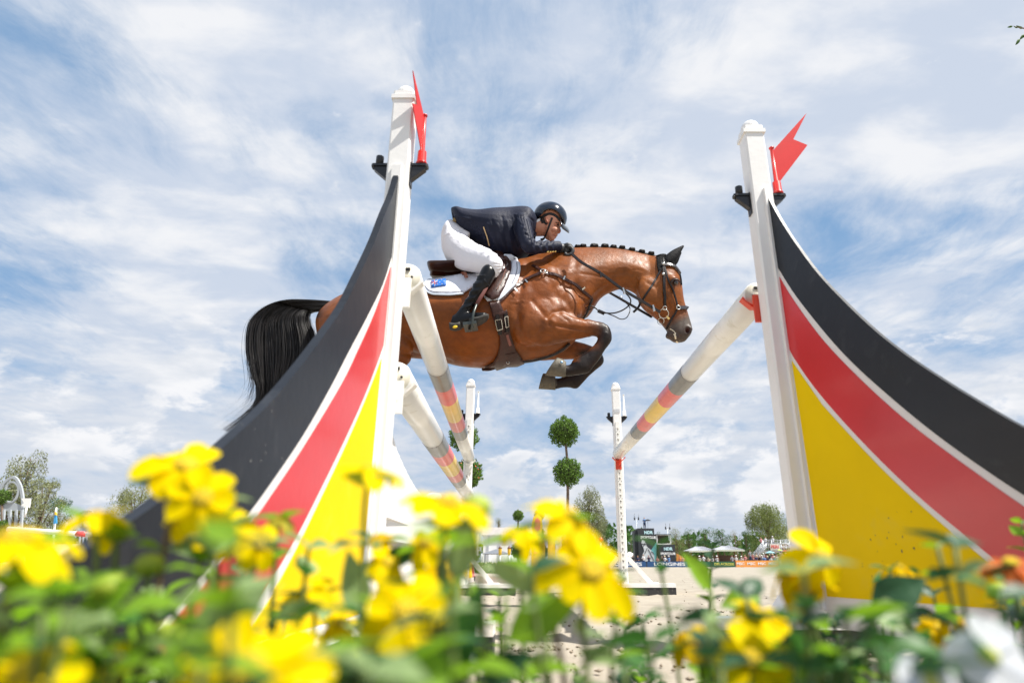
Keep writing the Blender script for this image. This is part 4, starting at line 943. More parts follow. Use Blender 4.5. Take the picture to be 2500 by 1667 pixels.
def boot(s):
    b = MB()
    limb(b, [(1201,652,13,s*.335),(1194,662,19.5,s*.335),(1184,682,19.5,s*.345),(1170,704,18,s*.350),(1155,728,14.5,s*.350),(1141,748,13,s*.350),(1128,768,14,s*.350),(1120,780,15,s*.350)], DH, 18)
    loft(b, [(1106,770,1099,802,.026,s*.35),(1122,764,1117,803,.034,s*.35),(1142,763,1140,797,.036,s*.352),(1165,764,1163,790,.044,s*.356),(1182,764,1180,783,.038,s*.36),(1191,766,1189,775,.020,s*.36)], DH, 18)
    fold = [([(1100 + 30, 752 - k * 9), (1150 + k * 4, 745 - k * 9)], 2.0, .004 * (-1) ** k) for k in range(9)] + [([(1162 + k * 5, 660 + k * 6), (1186 + k * 3, 690 + k * 4)], 2.2, .003 * (-1) ** k) for k in range(5)]
    def post(V, NN):
        px, py = proj(V); d = np.zeros(len(V))
        for pts, sg, a in fold: d += a * np.exp(-(px_seg(px, py, pts) / sg) ** 2)
        return V + NN * d[:, None], None
    o = solid('boot', b, .005, 3, BOOT, rider, post)
    q = MB(); SO = mat('boot_sole', (.035, .033, .03), .75, .3, 30, .3, 60)
    loft(q, [(1098,788,1098,804,.034,s*.352),(1112,790,1111,807,.038,s*.352),(1124,786,1126,803,.036,s*.352)], DH, 14, 2); q.build('heel', SO, o)
    q = MB(); loft(q, [(1148,778,1146,796,.044,s*.356),(1168,776,1167,793,.052,s*.358),(1186,769,1186,783,.042,s*.36),(1193,768,1193,775,.02,s*.36)], DH, 14, 2); q.build('sole', SO, o)
    if s < 0:
        q = MB(); ell(q, 1111, 798, 6, 3.5, .006, -.39, DH, 12); q.build('heel_badge', mat('badge', (.8, .55, .02), .5), o)
    return o
boot(-1); boot(1)
def stirrup(s):
    q = MB(); D = DH
    V = [W(1143, 800, D + s*.33), W(1152, 803, D + s*.40), W(1155, 770, D + s*.42), W(1161, 750, D + s*.40), W(1163, 744, D + s * .38), W(1158, 752, D + s * .34), W(1146, 775, D + s * .315), W(1143, 800, D + s * .33)]
    q.tube([Vector(v) for v in catmull(V, 4)], .0075, 8); q.box(W(1149, 797, D + s * .355), (.075, .12, .018), Matrix.Rotation(R(-8), 3, 'Y'))
    o = q.build('stirrup', mat('stirrup_iron', (.07, .08, .075), .35, metal=.6), saddle)
    V = [W(1163, 744, D + s * .38), W(1172, 728, D + s * .385), W(1184, 708, D + s * .37), W(1190, 690, D + s * .34)]; q = MB(); ribbon(q, [Vector(v) for v in catmull(V, 4)], .022, .005); q.build('stirrup_leather', mat('stirrup_leather', (.13, .035, .025), .4), saddle)
stirrup(-1); stirrup(1)
# helmet
def helmet():
    t = MB(); t.sphere((0, 0, 0), 1, n=40, m=26); D = DH; c = W(1343, 531, D); s = D / F / .93
    rim = [(1295, 526), (1303, 538), (1313, 542), (1322, 540), (1330, 532), (1340, 528.5), (1352, 530), (1364, 537), (1371, 545), (1377, 553), (1390, 555)]
    V = np.array([(a * 44 * s, b * .100, cc * 41 * s) for a, b, cc in t.v]); ang = R(-12)
    V = np.c_[V[:, 0] * math.cos(ang) - V[:, 2] * math.sin(ang), V[:, 1], V[:, 0] * math.sin(ang) + V[:, 2] * math.cos(ang)] + np.array(c)
    px, py = proj(V); lim = np.interp(px, [r[0] for r in rim], [r[1] for r in rim])
    # rim height judged in the middle plane so both sides match
    Vm = V.copy(); Vm[:, 1] = D; px, py = proj(Vm); lim = np.interp(px, [r[0] for r in rim], [r[1] for r in rim])
    zlim = np.array([W(x, y, D).z for x, y in zip(px, lim)]); below = V[:, 2] < zlim
    keep = [f for f in t.f if not all(below[i] for i in f)]
    V[:, 2] = np.where(below, zlim, V[:, 2])
    b = MB(); b.add([Vector(v) for v in V], keep, 0, True); o = b.build('helmet', HELM, rider); sd = o.modifiers.new('s', 'SOLIDIFY'); sd.thickness = .010; sd.offset = -1
    # peak
    pk = MB(); vs = []; n = 13
    for i in range(4):
        for k in range(n):
            a = (k / (n - 1) - .5) * 2; yy = a * .082; x0, y0 = 1377 - abs(a) ** 2 * 10, 549 - abs(a) ** 2 * 9; x1, y1 = 1388 - abs(a) ** 2 * 16, 570 - abs(a) ** 2 * 12
            u = i / 3; bx = x0 + (x1 - x0) * u + 5 * math.sin(u * 3.14) * (1 - abs(a)); by = y0 + (y1 - y0) * u; vs.append(W(bx, by, D + yy))
    pk.add(vs, [[i * n + k, i * n + k + 1, (i + 1) * n + k + 1, (i + 1) * n + k] for i in range(3) for k in range(n - 1)], 0, True)
    p = pk.build('peak', mat('peak_shell', (.012, .015, .02), .1, coat=1), o); sd = p.modifiers.new('s', 'SOLIDIFY'); sd.thickness = .005
    HAR = mat('harness_webbing', (.012, .012, .014), .6)
    for pts in ([(1348,532),(1343,545),(1338,560),(1333,573),(1328,583)], [(1312,532),(1324,540),(1336,548)]):
        q = MB(); strap(q, pts, .013, .004, .003, bv=BR); q.build('chin_strap', HAR, o)
    q = MB(); limb(q, [(1328,582,3,-.035),(1324,585,3.2,-.025),(1321,584,2.5,-.015)], D); q.build('strap_buckle', HAR, o)
    q = MB(); strap(q, [(1306,531),(1316,534),(1325,531),(1331,525),(1342,521),(1354,525),(1368,538)], .020, .003, .004, bv=BR); q.build('padding', HAR, o)
BR = bvh_of([o for o in rider.children if o.name.startswith('body')][0])
helmet()
for s in (-1, 1):
    e = MB(); ell(e, 1362, 549, 3.0, 1.9, .006, s * .030 - 0, DH, -20); e.build('eye', mat('person_eye', (.03, .02, .018), .15), rider)
h = MB(); strap(h, [(1320,536),(1326,545)], .02, .003, .003, bv=BR); strap(h, [(1326,530),(1330,543)], .014, .003, .003, bv=BR); h.build('hair', mat('hair', (.05, .03, .02), .8, .4, 80, .6, 120), rider)
h = MB(); strap(h, [(1356,543),(1364,545)], .006, .002, .002, bv=BR); h.build('eyebrow', mat('eyebrow', (.10, .05, .03), .8), rider)
# ================================================================== far background
def leafmat(nm, c, tr=.25, var=.35, vs=.7): return mat(nm, c, .6, var, vs, trans=tr, spec=.25)
OAK = leafmat('oak_leaves', (.060, .135, .026)); WIL = leafmat('willow_leaves', (.190, .230, .070)); BIR = leafmat('birch_leaves', (.22, .24, .125)); DRK = leafmat('dark_leaves', (.050, .115, .035)); OLV = leafmat('olive_leaves', (.21, .23, .085))
def leafcloud(C, L, wd, rr, droop=0):
    """one small bent quad per leaf cluster at centres C"""
    n = len(C); a = rr.normal(size=(n, 3)); a[:, 2] -= droop * 2.2; a /= np.linalg.norm(a, axis=1)[:, None]
    b = rr.normal(size=(n, 3)); b -= a * (a * b).sum(1)[:, None]; b /= np.linalg.norm(b, axis=1)[:, None]
    l = L * rr.uniform(.6, 1.3, (n, 1)); w = wd * rr.uniform(.6, 1.3, (n, 1))
    V = np.stack([C - a * l / 2, C + b * w / 2, C + a * l / 2, C - b * w / 2], 1).reshape(-1, 3)
    return V, np.arange(4 * n).reshape(n, 4)
def tree(name, label, x0, x1, ytop, D, m, style='round', n=5000, group=None, ls=1.0, ybase=None, seed=1, lumps=26):
    rr = np.random.default_rng(seed); xc = (x0 + x1) / 2; base = G(xc, D); Wd = abs(G(x1, D).x - G(x0, D).x); Ht = W(xc, ytop, D).z
    t = thing(name, label, 'tree', base, 0, group); r = Wd / 2 * (1.0 if style == 'round' else 1.28); cz0 = (.18 if style != 'tall' else .15) * Ht
    tr = MB(); tr.tube([base + Vector((0, 0, -.1)), base + Vector((.02 * Ht, 0, Ht * .25)), base + Vector((0, .02 * Ht, Ht * .55)), base + Vector((.01 * Ht, 0, Ht * .9))], [Ht * .022, Ht * .016, Ht * .009, Ht * .002], 9)
    lc = []
    for k in range(lumps):
        ph = rr.uniform(0, 6.283); u = rr.uniform(0, 1); z = cz0 + (Ht - cz0) * (u ** .8) * .92
        if style == 'round': rad = r * math.sqrt(max(.05, 1 - (2 * u - .85) ** 2 / 1.6)) * rr.uniform(.25, .82)
        elif style == 'willow': rad = r * (1 - u ** 2.2 * .75) * rr.uniform(.3, .85)
        else: rad = r * (1 - u * .72) * rr.uniform(.2, .8)
        c = base + Vector((rad * math.cos(ph), rad * math.sin(ph), z)); lr = min(r * rr.uniform(.22, .42), (Ht - cz0) * .28) * (1 if style == 'round' else .8)
        if c.z + lr > Ht * 1.02: c.z = Ht * 1.02 - lr
        lc.append((c, lr)); tr.tube([base + Vector((0, 0, z * .55)), base.lerp(c, .6) + Vector((0, 0, z * .35)), c], [Ht * .006, Ht * .0035, Ht * .001], 5)
    tr.build('trunk', TRUNK, t)
    per = n // lumps; P = []
    for c, lr in lc:
        d = rr.normal(size=(per, 3)); d /= np.linalg.norm(d, axis=1)[:, None]; q = d * (rr.uniform(.35, 1.0, (per, 1)) ** .45) * lr
        if style != 'round': q[:, 2] = q[:, 2] * 1.25 - rr.exponential(lr * (.55 if style == 'willow' else .3), per)
        else: q[:, 2] *= .8
        P.append(q + np.array(c))
    P = np.concatenate(P); P[:, 2] = np.maximum(P[:, 2], Ht * .03 + rr.uniform(0, .3, len(P)))
    s = ls * Wd * .020
    V, Fq = leafcloud(P, s * (1.9 if style != 'round' else 1.5), s * (.55 if style == 'willow' else .9), rr, .8 if style != 'round' else 0)
    npmesh('crown', V, Fq, m, t); return t
g = 'trees behind the arena'
for i, (x0, x1, yt, D, m, st, n, lb) in enumerate([
  (1520, 1566, 1300, 135, DRK, 'round', 3500, 'dark tree behind the left side of the black banner tower'),
  (1596, 1634, 1294, 150, DRK, 'round', 2500, 'dark tree top showing between the banner tower and the commentary box'),
  (1622, 1688, 1289, 140, OLV, 'willow', 4200, 'pale olive-green tree just right of the commentary box'),
  (1660, 1712, 1288, 150, OAK, 'round', 4200, 'green oak rising behind the left gazebo roof'),
  (1696, 1760, 1282, 152, OAK, 'round', 5200, 'tallest dark oak in the tree line, behind the gap between the gazebos'),
  (1738, 1802, 1287, 146, OAK, 'round', 5200, 'broad dark oak behind the right gazebo'),
  (1782, 1822, 1289, 142, OLV, 'willow', 2800, 'olive tree squeezed between the oaks and the dark tree by the willow'),
  (1804, 1850, 1292, 150, DRK, 'round', 3200, 'dark tree half hidden left of the big willow'),
  (1822, 1945, 1229, 130, WIL, 'willow', 15000, 'large light-green willow behind the railed grandstand'),
  (1920, 1990, 1284, 140, OAK, 'round', 3500, 'dark tree on the right of the willow, cut off by the near right stand'),
  (1386, 1492, 1178, 90, BIR, 'tall', 9000, 'tall thin grey-green birch behind the far right stand'),
  (1440, 1510, 1268, 105, OAK, 'round', 4500, 'dark green tree at the foot of the thin birch'),
  (1198, 1234, 1258, 95, BIR, 'tall', 2200, 'small grey-green tree behind the white hall'),
  (-70, 78, 1090, 62, BIR, 'tall', 9000, 'big loose grey-green tree at the far left edge of the photo'),
  (20, 120, 1160, 68, OLV, 'round', 8000, 'rounder olive tree overlapping the big one at the left edge'),
  (62, 158, 1208, 80, DRK, 'round', 6000, 'small darker bluish tree behind the striped-flag pole at the left'),
  (156, 206, 1236, 95, OLV, 'round', 2400, 'low light tree in the gap between the two left tree groups'),
  (240, 380, 1168, 66, OLV, 'willow', 10000, 'wide open-crowned tree behind the wing at the left'),
  (2010, 2130, 1270, 150, OAK, 'round', 1500, 'dark tree behind the yellow field of the right wing')]):
    tree('tree', lb, x0, x1, yt, D, m, st, n, g, seed=20 + i, lumps=30 if n > 4000 else 18)
# far wood behind everything that reads as one mass
rr = np.random.default_rng(77); P = []
for k in range(520):
    x = rr.uniform(-160, 190); y = rr.uniform(175, 200); h = 7 + 2.2 * math.sin(x * .09) + 1.5 * math.sin(x * .31 + 1) + rr.uniform(-1, 1); r = rr.uniform(1.8, 3.4); d = rr.normal(size=(46, 3)); d /= np.linalg.norm(d, axis=1)[:, None]
    P.append(d * r * np.array([1, 1, .8]) + (x, y, rr.uniform(1.5, h)))
V, Fq = leafcloud(np.concatenate(P), 1.6, 1.2, rr); tag(npmesh('distant_wood', V, Fq, OAK), kind='stuff')

# topiary trees -------------------------------------------------------------
BOX = leafmat('box_leaves', (.110, .200, .030), .25, .45, 9)
def ball(parent, c, r, seed, red=0, n=2600):
    rr = np.random.default_rng(seed); d = rr.normal(size=(n, 3)); d /= np.linalg.norm(d, axis=1)[:, None]
    lump = 1 + .12 * np.sin(d[:, 0] * 9 + seed) * np.sin(d[:, 2] * 8) + .05 * np.sin(d[:, 1] * 17); q = d * (r * lump * rr.uniform(.80, 1.04, n) ** 1)[:, None]
    V, Fq = leafcloud(q + np.array(c), r * .16, r * .09, rr); o = npmesh('foliage_ball', V, Fq, BOX, parent)
    k = MB(); k.sphere(c, r * .78); k.build('inner_twigs', mat('twig_mass', (.03, .045, .012), .9, .4, 20), parent)
    if red:
        d = rr.normal(size=(60, 3)); d /= np.linalg.norm(d, axis=1)[:, None]; V, Fq = leafcloud(d * r * 1.03 + np.array(c), r * .13, r * .12, rr); npmesh('blossoms', V, Fq, mat('red_blossom', (.6, .12, .03), .6), parent)
def topiary(label, x, D, balls, red=0, pot=True):
    b0 = G(x, D); t = thing('topiary_tree', label, 'topiary', b0, 0, 'clipped ball trees'); px = lambda q: q / F * D / .98
    zs = [W(bx, by, D) for bx, by, br in balls]
    s = MB(); top = zs[0]; pts = [b0 + Vector((0, 0, .15))] + [Vector((z.x, D, z.z)) for z in reversed(zs)]
    s.tube([Vector(v) for v in catmull(pts, 4)], [.032 - .014 * i / (4 * (len(pts) - 1)) for i in range(4 * (len(pts) - 1) + 1)] if D < 15 else .03, 8); s.build('stem', TRUNK, t)
    for i, ((bx, by, br), z) in enumerate(zip(balls, zs)): ball(t, z, px(br), int(x) + i, red and i == len(balls) - 1)
    if pot: q = MB(); q.lathe(b0, [(.17, .0), (.22, .26), (.23, .27), (.20, .28)], 18); q.build('pot', WHITE, t)
topiary('tall clipped tree with two green balls standing alone between the two far stands', 1384, 12, [(1377, 1054, 35), (1386, 1152, 33)])
topiary('clipped two-ball tree half hidden behind the far left stand', 1140, 12, [(1133, 1066, 34), (1142, 1156, 34)], 1)
topiary('small distant ball tree just right of the yellow arched wing', 1318, 24, [(1317, 1257, 12), (1318, 1300, 11), (1320, 1345, 16)], 1)
topiary('small distant ball tree left of the yellow arched wing, above the white hall', 1265, 24, [(1265, 1258, 12.5), (1265, 1300, 11), (1265, 1344, 17)])
topiary('ball tree cut off at the left photo edge beside the grey gothic wing', 6, 13, [(4, 1214, 18), (6, 1290, 18)])

# advertising boards ---------------------------------------------------------
BD = 100
def board(label, x0, x1, D, cols, h0=.78, words=(), top=None):
    a, b = G(x0, D), G(x1, D); t = thing('advertising_board', label, 'advertising board', ((a.x + b.x) / 2, D, 0), 0, 'advertising boards along the arena')
    q = MB(); q.box(((a.x + b.x) / 2, D, h0 / 2 + .02), (b.x - a.x - .04, .06, h0)); q.build('panel', cols, t)
    for k in range(int((b.x - a.x) / 2.4) + 1):
        q = MB(); xx = a.x + .1 + k * 2.4
        if xx < b.x: q.beam((xx, D + .04, h0), (xx, D + .4, 0), .04, .04); q.build('strut', METAL, t)
    for w, xa, xb, m, sz in words:
        A, B = G(xa, D).x, G(xb, D).x; o = text_mesh('lettering', w, sz, facing(((A + B) / 2, D - .04, h0 / 2 + .02)), m, t, bold=.012, ext=.004)
        xs = [v.co.x for v in o.data.vertices]; wd = max(xs) - min(xs); cx = (max(xs) + min(xs)) / 2; k = (B - A) / wd
        for v in o.data.vertices: v.co.x = (v.co.x - cx) * k + cx
WT = mat('white_letters', (.85, .85, .85), .5); NB = mat('navy_board', (.018, .075, .20), .5, .05); OB = mat('orange_board', (.78, .30, .06), .5, .05); GB = mat('green_board', (.015, .10, .05), .5, .05); YB = mat('yellow_letters', (.65, .6, .1), .5)
board('navy board with white serif letters directly right of the far right stand', 1392, 1578, BD, NB, words=[('LONGINES', 1492, 1567, WT, .62)])
board('navy board with white serif letters under the banner tower', 1580, 1680, BD, NB, words=[('LONGINES', 1597, 1673, WT, .62)])
board('green board with pale lettering under the two gazebos', 1682, 1795, BD, GB, words=[('DELACROIX', 1744, 1792, YB, .5)])
board('orange board with four white marks under the crowd', 1797, 1902, BD, OB, .92, words=[('MSC', 1799, 1818, WT, .5), ('MSC', 1825, 1844, WT, .5), ('MSC', 1851, 1870, WT, .5), ('MSC', 1877, 1896, WT, .5)])
board('plain white board between two orange boards', 1904, 1944, BD, mat('board_white', (.75, .75, .75), .5), .92)
board('orange board cut off by the near right stand', 1946, 2040, BD, OB, .9)
board('long white board left of the far right stand', 1290, 1390, BD, mat('board_grey', (.6, .6, .62), .5), .8)

# people ----------------------------------------------------------------------
FS = mat('face_skin', (.45, .22, .15), .6); HAIRS = [mat('hair_' + n, c, .8) for n, c in (('brown', (.05, .03, .02)), ('blond', (.30, .20, .09)), ('grey', (.25, .24, .23)))]
STRAW = mat('straw_hat', (.62, .52, .36), .8); WHAT = mat('white_hat', (.75, .74, .72), .7)
SH = {n: mat('cloth_' + n, c, .8, .1, 8) for n, c in dict(white=(.7, .7, .7), navy=(.02, .03, .09), black=(.02, .02, .022), blue=(.12, .25, .5), pink=(.6, .25, .25), orange=(.6, .2, .06), grey=(.3, .3, .32), beige=(.5, .42, .3), red=(.5, .04, .04)).items()}
PROTO = []
def person_proto(k):
    t = bpy.data.objects.new('person', None); COL.objects.link(t); a = (-.0, .25, .6)[k % 3]
    def tb(mb, pts, r): mb.tube([Vector(v) for v in catmull(pts, 3)], [float(x) for x in np.interp(np.linspace(0, 1, 3 * (len(pts) - 1) + 1), np.linspace(0, 1, len(r)), r)], 10)
    b = MB()
    tb(b, [(0, 0, .98), (0, 0, 1.2), (0, -.01, 1.42), (0, 0, 1.50), (0, -.01, 1.56)], [.12, .12, .15, .055, .05]); b.sphere((0, -.015, 1.64), .105, sc=(.80, .95, 1.12)); b.sphere((0, -.118, 1.62), .018)
    for s in (-1, 1):
        tb(b, [(s * .09, 0, .98), (s * .11, -.02, .5), (s * .12, .01, .08), (s * .13, -.12, .04)], [.095, .06, .04, .035])
        hx, hz_ = (.20, .86) if a == 0 else ((.12, 1.12) if a < .5 else (.10, 1.46))
        tb(b, [(s * .16, 0, 1.42), (s * .25, .02, 1.18), (s * hx, -.22 * (a > 0), hz_)], [.055, .042, .03]); b.sphere((s * hx, -.24 * (a > 0), hz_ - .02), .042)
        b.sphere((s * .085, -.01, 1.63), .022)
    solid('body', b, .022, 2, FS, t)
    b = MB(); tb(b, [(0, 0, .90), (0, 0, 1.15), (0, -.01, 1.40), (0, 0, 1.49)], [.165, .15, .175, .075])
    for s in (-1, 1): tb(b, [(s * .14, 0, 1.42), (s * .235, .02, 1.25), (s * .25, .0, 1.15)], [.075, .065, .058])
    solid('shirt', b, .024, 2, SH['white'], t)
    b = MB()
    for s in (-1, 1): tb(b, [(s * .08, 0, .98), (s * .11, -.02, .5), (s * .12, .0, .10)], [.13, .085, .065])
    solid('trousers', b, .026, 2, SH['navy'], t)
    b = MB(); b.sphere((0, .015, 1.675), .112, sc=(.85, .98, 1.0)); b.v = [(x, y if y > -.045 or z > 1.71 else -.045, max(z, 1.64 if y < 0 else 1.56)) for x, y, z in b.v]; b.build('hair', HAIRS[k % 3], t)
    if k >= 3: b = MB(); b.lathe((0, 0, 1.70), [(.20, 0), (.21, .008), (.115, .02), (.105, .09), (.07, .115), (.005, .118)], 18); b.build('hat', WHAT if k % 2 else STRAW, t)
    return t
PROTO = [person_proto(k) for k in range(6)]
used = set()
def person(x, ytop, D, k, shirt, label, group=None, rot=0, z=None, xw=None):
    k %= 6; o = PROTO[k] if k not in used else copy_tree(PROTO[k]); used.add(k); b = G(x, D); hgt = 1.76; zz_ = W(x, ytop, D).z
    o.location = (b.x, D, (zz_ - hgt) if z is None else z); o.rotation_euler = (0, 0, rot); tag(o, label, 'spectator', group)
    for ch in o.children:
        if ch.name.startswith('shirt'): ch.material_slots[0].link = 'OBJECT'; ch.material_slots[0].material = SH[shirt]
    return o
G1 = 'spectators behind the boards'
def nearx(x):
    for a, b, n in ((0, 1552, 'from the left beside the far right stand'), (1552, 1604, 'from the left in front of the banner tower'), (1604, 1655, 'from the left in front of the low banner box'), (1655, 1690, 'from the left by the striped slope right of the low box'), (1690, 1742, 'from the left under the left gazebo'), (1742, 1790, 'from the left under the right gazebo'), (1790, 1840, 'from the left between the gazebo and the grandstand stairs'), (1840, 1880, 'from the left at the foot of the grandstand stairs'), (1880, 2100, 'from the left in front of the grandstand')):
        if a <= x < b: return n
ORD = ['first', 'second', 'third', 'fourth', 'fifth', 'sixth', 'seventh', 'eighth', 'ninth', 'tenth', 'eleventh', 'twelfth', 'thirteenth', 'fourteenth']
row = [(1534,'white',3),(1546,'black',0),(1558,'navy',1),(1572,'white',1),(1585,'navy',2),(1606,'pink',1),(1617,'black',2),(1624,'white',4),(1634,'blue',3),(1661,'orange',1),(1668,'pink',0),(1709,'white',5),(1719,'white',0),(1731,'beige',1),(1740,'white',3),(1752,'white',5),(1789,'grey',0),(1799,'white',3),(1812,'white',5),(1821,'pink',1),(1834,'grey',0),(1848,'navy',1),(1855,'black',2),(1862,'grey',3),(1868,'blue',0),(1876,'navy',4),(1884,'white',1),(1893,'blue',5),(1900,'white',2),(1908,'orange',0),(1916,'beige',3),(1925,'white',1)]
rr = random.Random(3); cnt = {}
for i, (x, c, k) in enumerate(row):
    nx = nearx(x); cnt[nx] = cnt.get(nx, 0) + 1; tall = x == 1834
    person(x, 1343 if tall else 1355 + rr.uniform(-2, 3), 101.2 + (i % 3) * .5, k, c, '%s %s-shirted spectator%s %s' % (ORD[cnt[nx] - 1], c, ' in hat' if k >= 3 else '', nx), G1, rr.uniform(-.5, .5))
c2 = 0
for x in range(1842, 1936, 8):
    c = rr.choice(list(SH)); k = rr.randrange(6); c2 += 1; person(x + rr.uniform(-2, 2), 1351 + rr.uniform(-2, 2), 103.5, k, c, '%s spectator, %s from the left in the second row before the grandstand' % (c, ORD[c2 - 1]), G1, rr.uniform(-.6, .6))
# grandstand ------------------------------------------------------------------
GD = 108; gs = thing('grandstand', 'silver railed grandstand platform with stairs and a white sign, right of the gazebos', 'grandstand', G(1900, GD))
gx = lambda x: G(x, GD).x; gz = lambda y: W(1880, y, GD).z
q = MB(); q.box(((gx(1865) + gx(2010)) / 2, GD + 3, gz(1345)), (gx(2010) - gx(1865), 6, .12)); q.build('platform', METAL, gs)
SILV = mat('galvanised', (.55, .57, .6), .45, .1, 10, metal=.3)
def rails_(x0, y0, x1, y1, dep, nm='railing', h=8.0, n=12, drop=None):
    q = MB()
    for f_ in (0, .5, 1): q.tube([W(x0, y0 + h * f_, dep), W(x1, y1 + h * f_, dep)], .045, 6)
    for k in range(n + 1):
        u = k / n; q.tube([W(x0 + (x1 - x0) * u, y0 + (y1 - y0) * u, dep), W(x0 + (x1 - x0) * u, y0 + (y1 - y0) * u + (drop or h), dep)], .03, 6)
    q.build(nm, SILV, gs)
rails_(1865, 1318, 2000, 1317, GD, h=9); rails_(1865, 1326, 1952, 1326, GD - .1, h=18, n=16, drop=22); rails_(1839, 1350, 1864, 1320, GD, h=9, n=7, drop=14); rails_(1848, 1352, 1872, 1325, GD - 1.2, h=9, n=7, drop=14)
q = MB()
for k in range(9): u = k / 8; q.box(W(1842 + 24 * u, 1364 - 30 * u, GD - .6), (.42, 1.3, .06))
q.build('stairs', SILV, gs)
for x in (1868, 1890, 1912, 1934, 1956, 1985): q = MB(); q.tube([(gx(x), GD - .05, 0), (gx(x), GD - .05, gz(1318))], .06, 8); q.build('support', SILV, gs)
q = MB(); q.box(W(1892, 1335, GD - .2), (gx(1904) - gx(1880), .06, .95)); q.build('sign', mat('sign_white', (.78, .76, .66), .5), gs)
text_mesh('sign_lettering', 'PERI', .72, facing(W(1892, 1334.5, GD - .3)), mat('sign_red', (.6, .02, .02), .5), gs, bold=.012, ext=.01)
for i, (x, yt, c, k) in enumerate([(1865, 1311, 'pink', 1), (1876, 1310, 'white', 0), (1894, 1309, 'white', 3)]):
    person(x, yt, GD + .5, k, c, '%s spectator standing on top of the grandstand, %s from the left' % (c, ORD[i]), 'spectators on the grandstand')
for i, x in enumerate(range(1912, 1956, 6)):
    person(x, 1326 + (i % 2) * 2, GD + .8 + (i % 2), i, ('white', 'beige', 'white', 'grey', 'pink', 'white', 'navy', 'white')[i % 8], 'spectator behind the grandstand railing right of the white sign, %s from the left' % ORD[i], 'spectators on the grandstand')
# parasols in crowd
def parasol(label, x, y, D, w, m, m2=None):
    c = W(x, y, D); t = thing('parasol', label, 'parasol', (c.x, D, 0), 0); r = w / F * D / .94 / 2
    q = MB(); n = 16; vs = [c + Vector((0, 0, r * .38))] + [c + Vector((r * math.cos(6.283 * k / n), r * math.sin(6.283 * k / n), 0)) for k in range(n)] ; q.add(vs, [[0, 1 + k, 1 + (k + 1) % n] for k in range(n)], 0); o = q.build('canopy', m, t)
    s = o.modifiers.new('s', 'SOLIDIFY'); s.thickness = .03; q = MB(); q.tube([c + Vector((0, 0, r * .3)), Vector((c.x, D, max(0, c.z - 2.2)))], .03, 6); q.build('pole', SILV, t)
parasol('light blue parasol in the crowd at the foot of the grandstand', 1880, 1349, 102.6, 22, mat('par_blue', (.25, .5, .6), .7)); parasol('lime green parasol under the grandstand railing', 1904, 1343, 103, 12, mat('par_lime', (.5, .6, .1), .7)); parasol('red and dark parasol right of the lime one', 1917, 1345, 102.8, 12, mat('par_red', (.55, .05, .08), .7))
# gazebos
for lb_, x0, x1, ya, ye in (('left of two small gazebos with a grey ribbed hip roof', 1677, 1743, 1335, 1344), ('right gazebo with a grey ribbed hip roof, nearer the grandstand', 1741, 1811, 1333.5, 1342)):
    D = 106; t = thing('gazebo', lb_, 'gazebo', G((x0 + x1) / 2, D), 0, 'gazebos'); a, b = G(x0, D).x, G(x1, D).x; ze, za = W(1740, ye, D).z, W(1740, ya, D).z; cx = (a + b) / 2; w = (b - a) / 2
    q = MB(); rp = [Vector((a, D - w, ze)), Vector((b, D - w, ze)), Vector((b, D + w, ze)), Vector((a, D + w, ze)), Vector((cx - w * .3, D, za + .05)), Vector((cx + w * .3, D, za + .05))]
    q.add(rp, [[0, 1, 5, 4], [1, 2, 5], [2, 3, 4, 5], [3, 0, 4], [3, 2, 1, 0]]); 
    for k in range(15): u = (k + .5) / 15; p0 = rp[0].lerp(rp[1], u); p1 = rp[4].lerp(rp[5], min(1, max(0, (u - .12) / .76))); q.beam(p0 + Vector((0, -.02, .02)), p1 + Vector((0, -.02, .02)), .07, .06)
    q.build('roof', mat('ribbed_roof', (.42, .43, .46), .5), t); q = MB(); q.box((cx, D - w, ze - .12), (b - a, .05, .22)); q.build('fascia', mat('fascia', (.6, .62, .5), .6), t)
    for xx, yy in ((a + .4, D - w + .3), (b - .4, D - w + .3), (a + .4, D + w - .3), (b - .4, D + w - .3)): q = MB(); q.box((xx, yy, ze / 2), (.16, .16, ze)); q.build('post', mat('wood_post', (.2, .1, .05), .7), t)
    q = MB(); q.box((cx, D + w - .2, .9), (b - a - .8, .1, 1.8)); q.build('back_wall', mat('wood_wall', (.16, .10, .07), .8), t)
# banner tower ------------------------------------------------------------------
TD = 104; BAN = mat('banner_black', (.026, .030, .036), .55, .15, 2, .3, 3); TEAL = mat('banner_teal', (.10, .35, .36), .6)
def horsehead(parent, x0, y0, sc, D):
    P = [(0,0),(3,-1),(6,1),(9,6),(10,12),(13,16),(18,20),(24,26),(27,34),(28,46),(6,46),(5,40),(0,38),(2,30),(5,24),(4,18),(1,12),(-1,6)]
    q = MB(); q.prism([W(x0 + a * sc, y0 + b * sc, D) for a, b in P], (0, -.04, 0)); q.build('horse_picture', mat('picture_white', (.55, .58, .6), .6, .3, 1.2), parent)
    q = MB()
    for a, b in (((0, 8), (10, 9)), ((3, 14), (9, 3)), ((12, 17), (6, 30)), ((14, 20), (26, 44)), ((20, 24), (27, 30))): q.beam(W(x0 + a[0] * sc, y0 + a[1] * sc, D - .06), W(x0 + b[0] * sc, y0 + b[1] * sc, D - .06), .05, .10)
    q.build('picture_lines', BAN, parent)
tw = thing('banner_tower', 'tall black-wrapped tower with a white horse picture behind the navy boards', 'tower', G(1578, TD))
a, b = G(1561, TD).x, G(1602, TD).x; zt = W(1580, 1289, TD).z
q = MB(); q.box(((a + b) / 2, TD + 1.3, zt / 2), (b - a, 2.6, zt)); q.box((a - .25, TD + 1.6, zt / 2 - .15), (.5, 2.2, zt - .3)); q.build('wrap', BAN, tw)
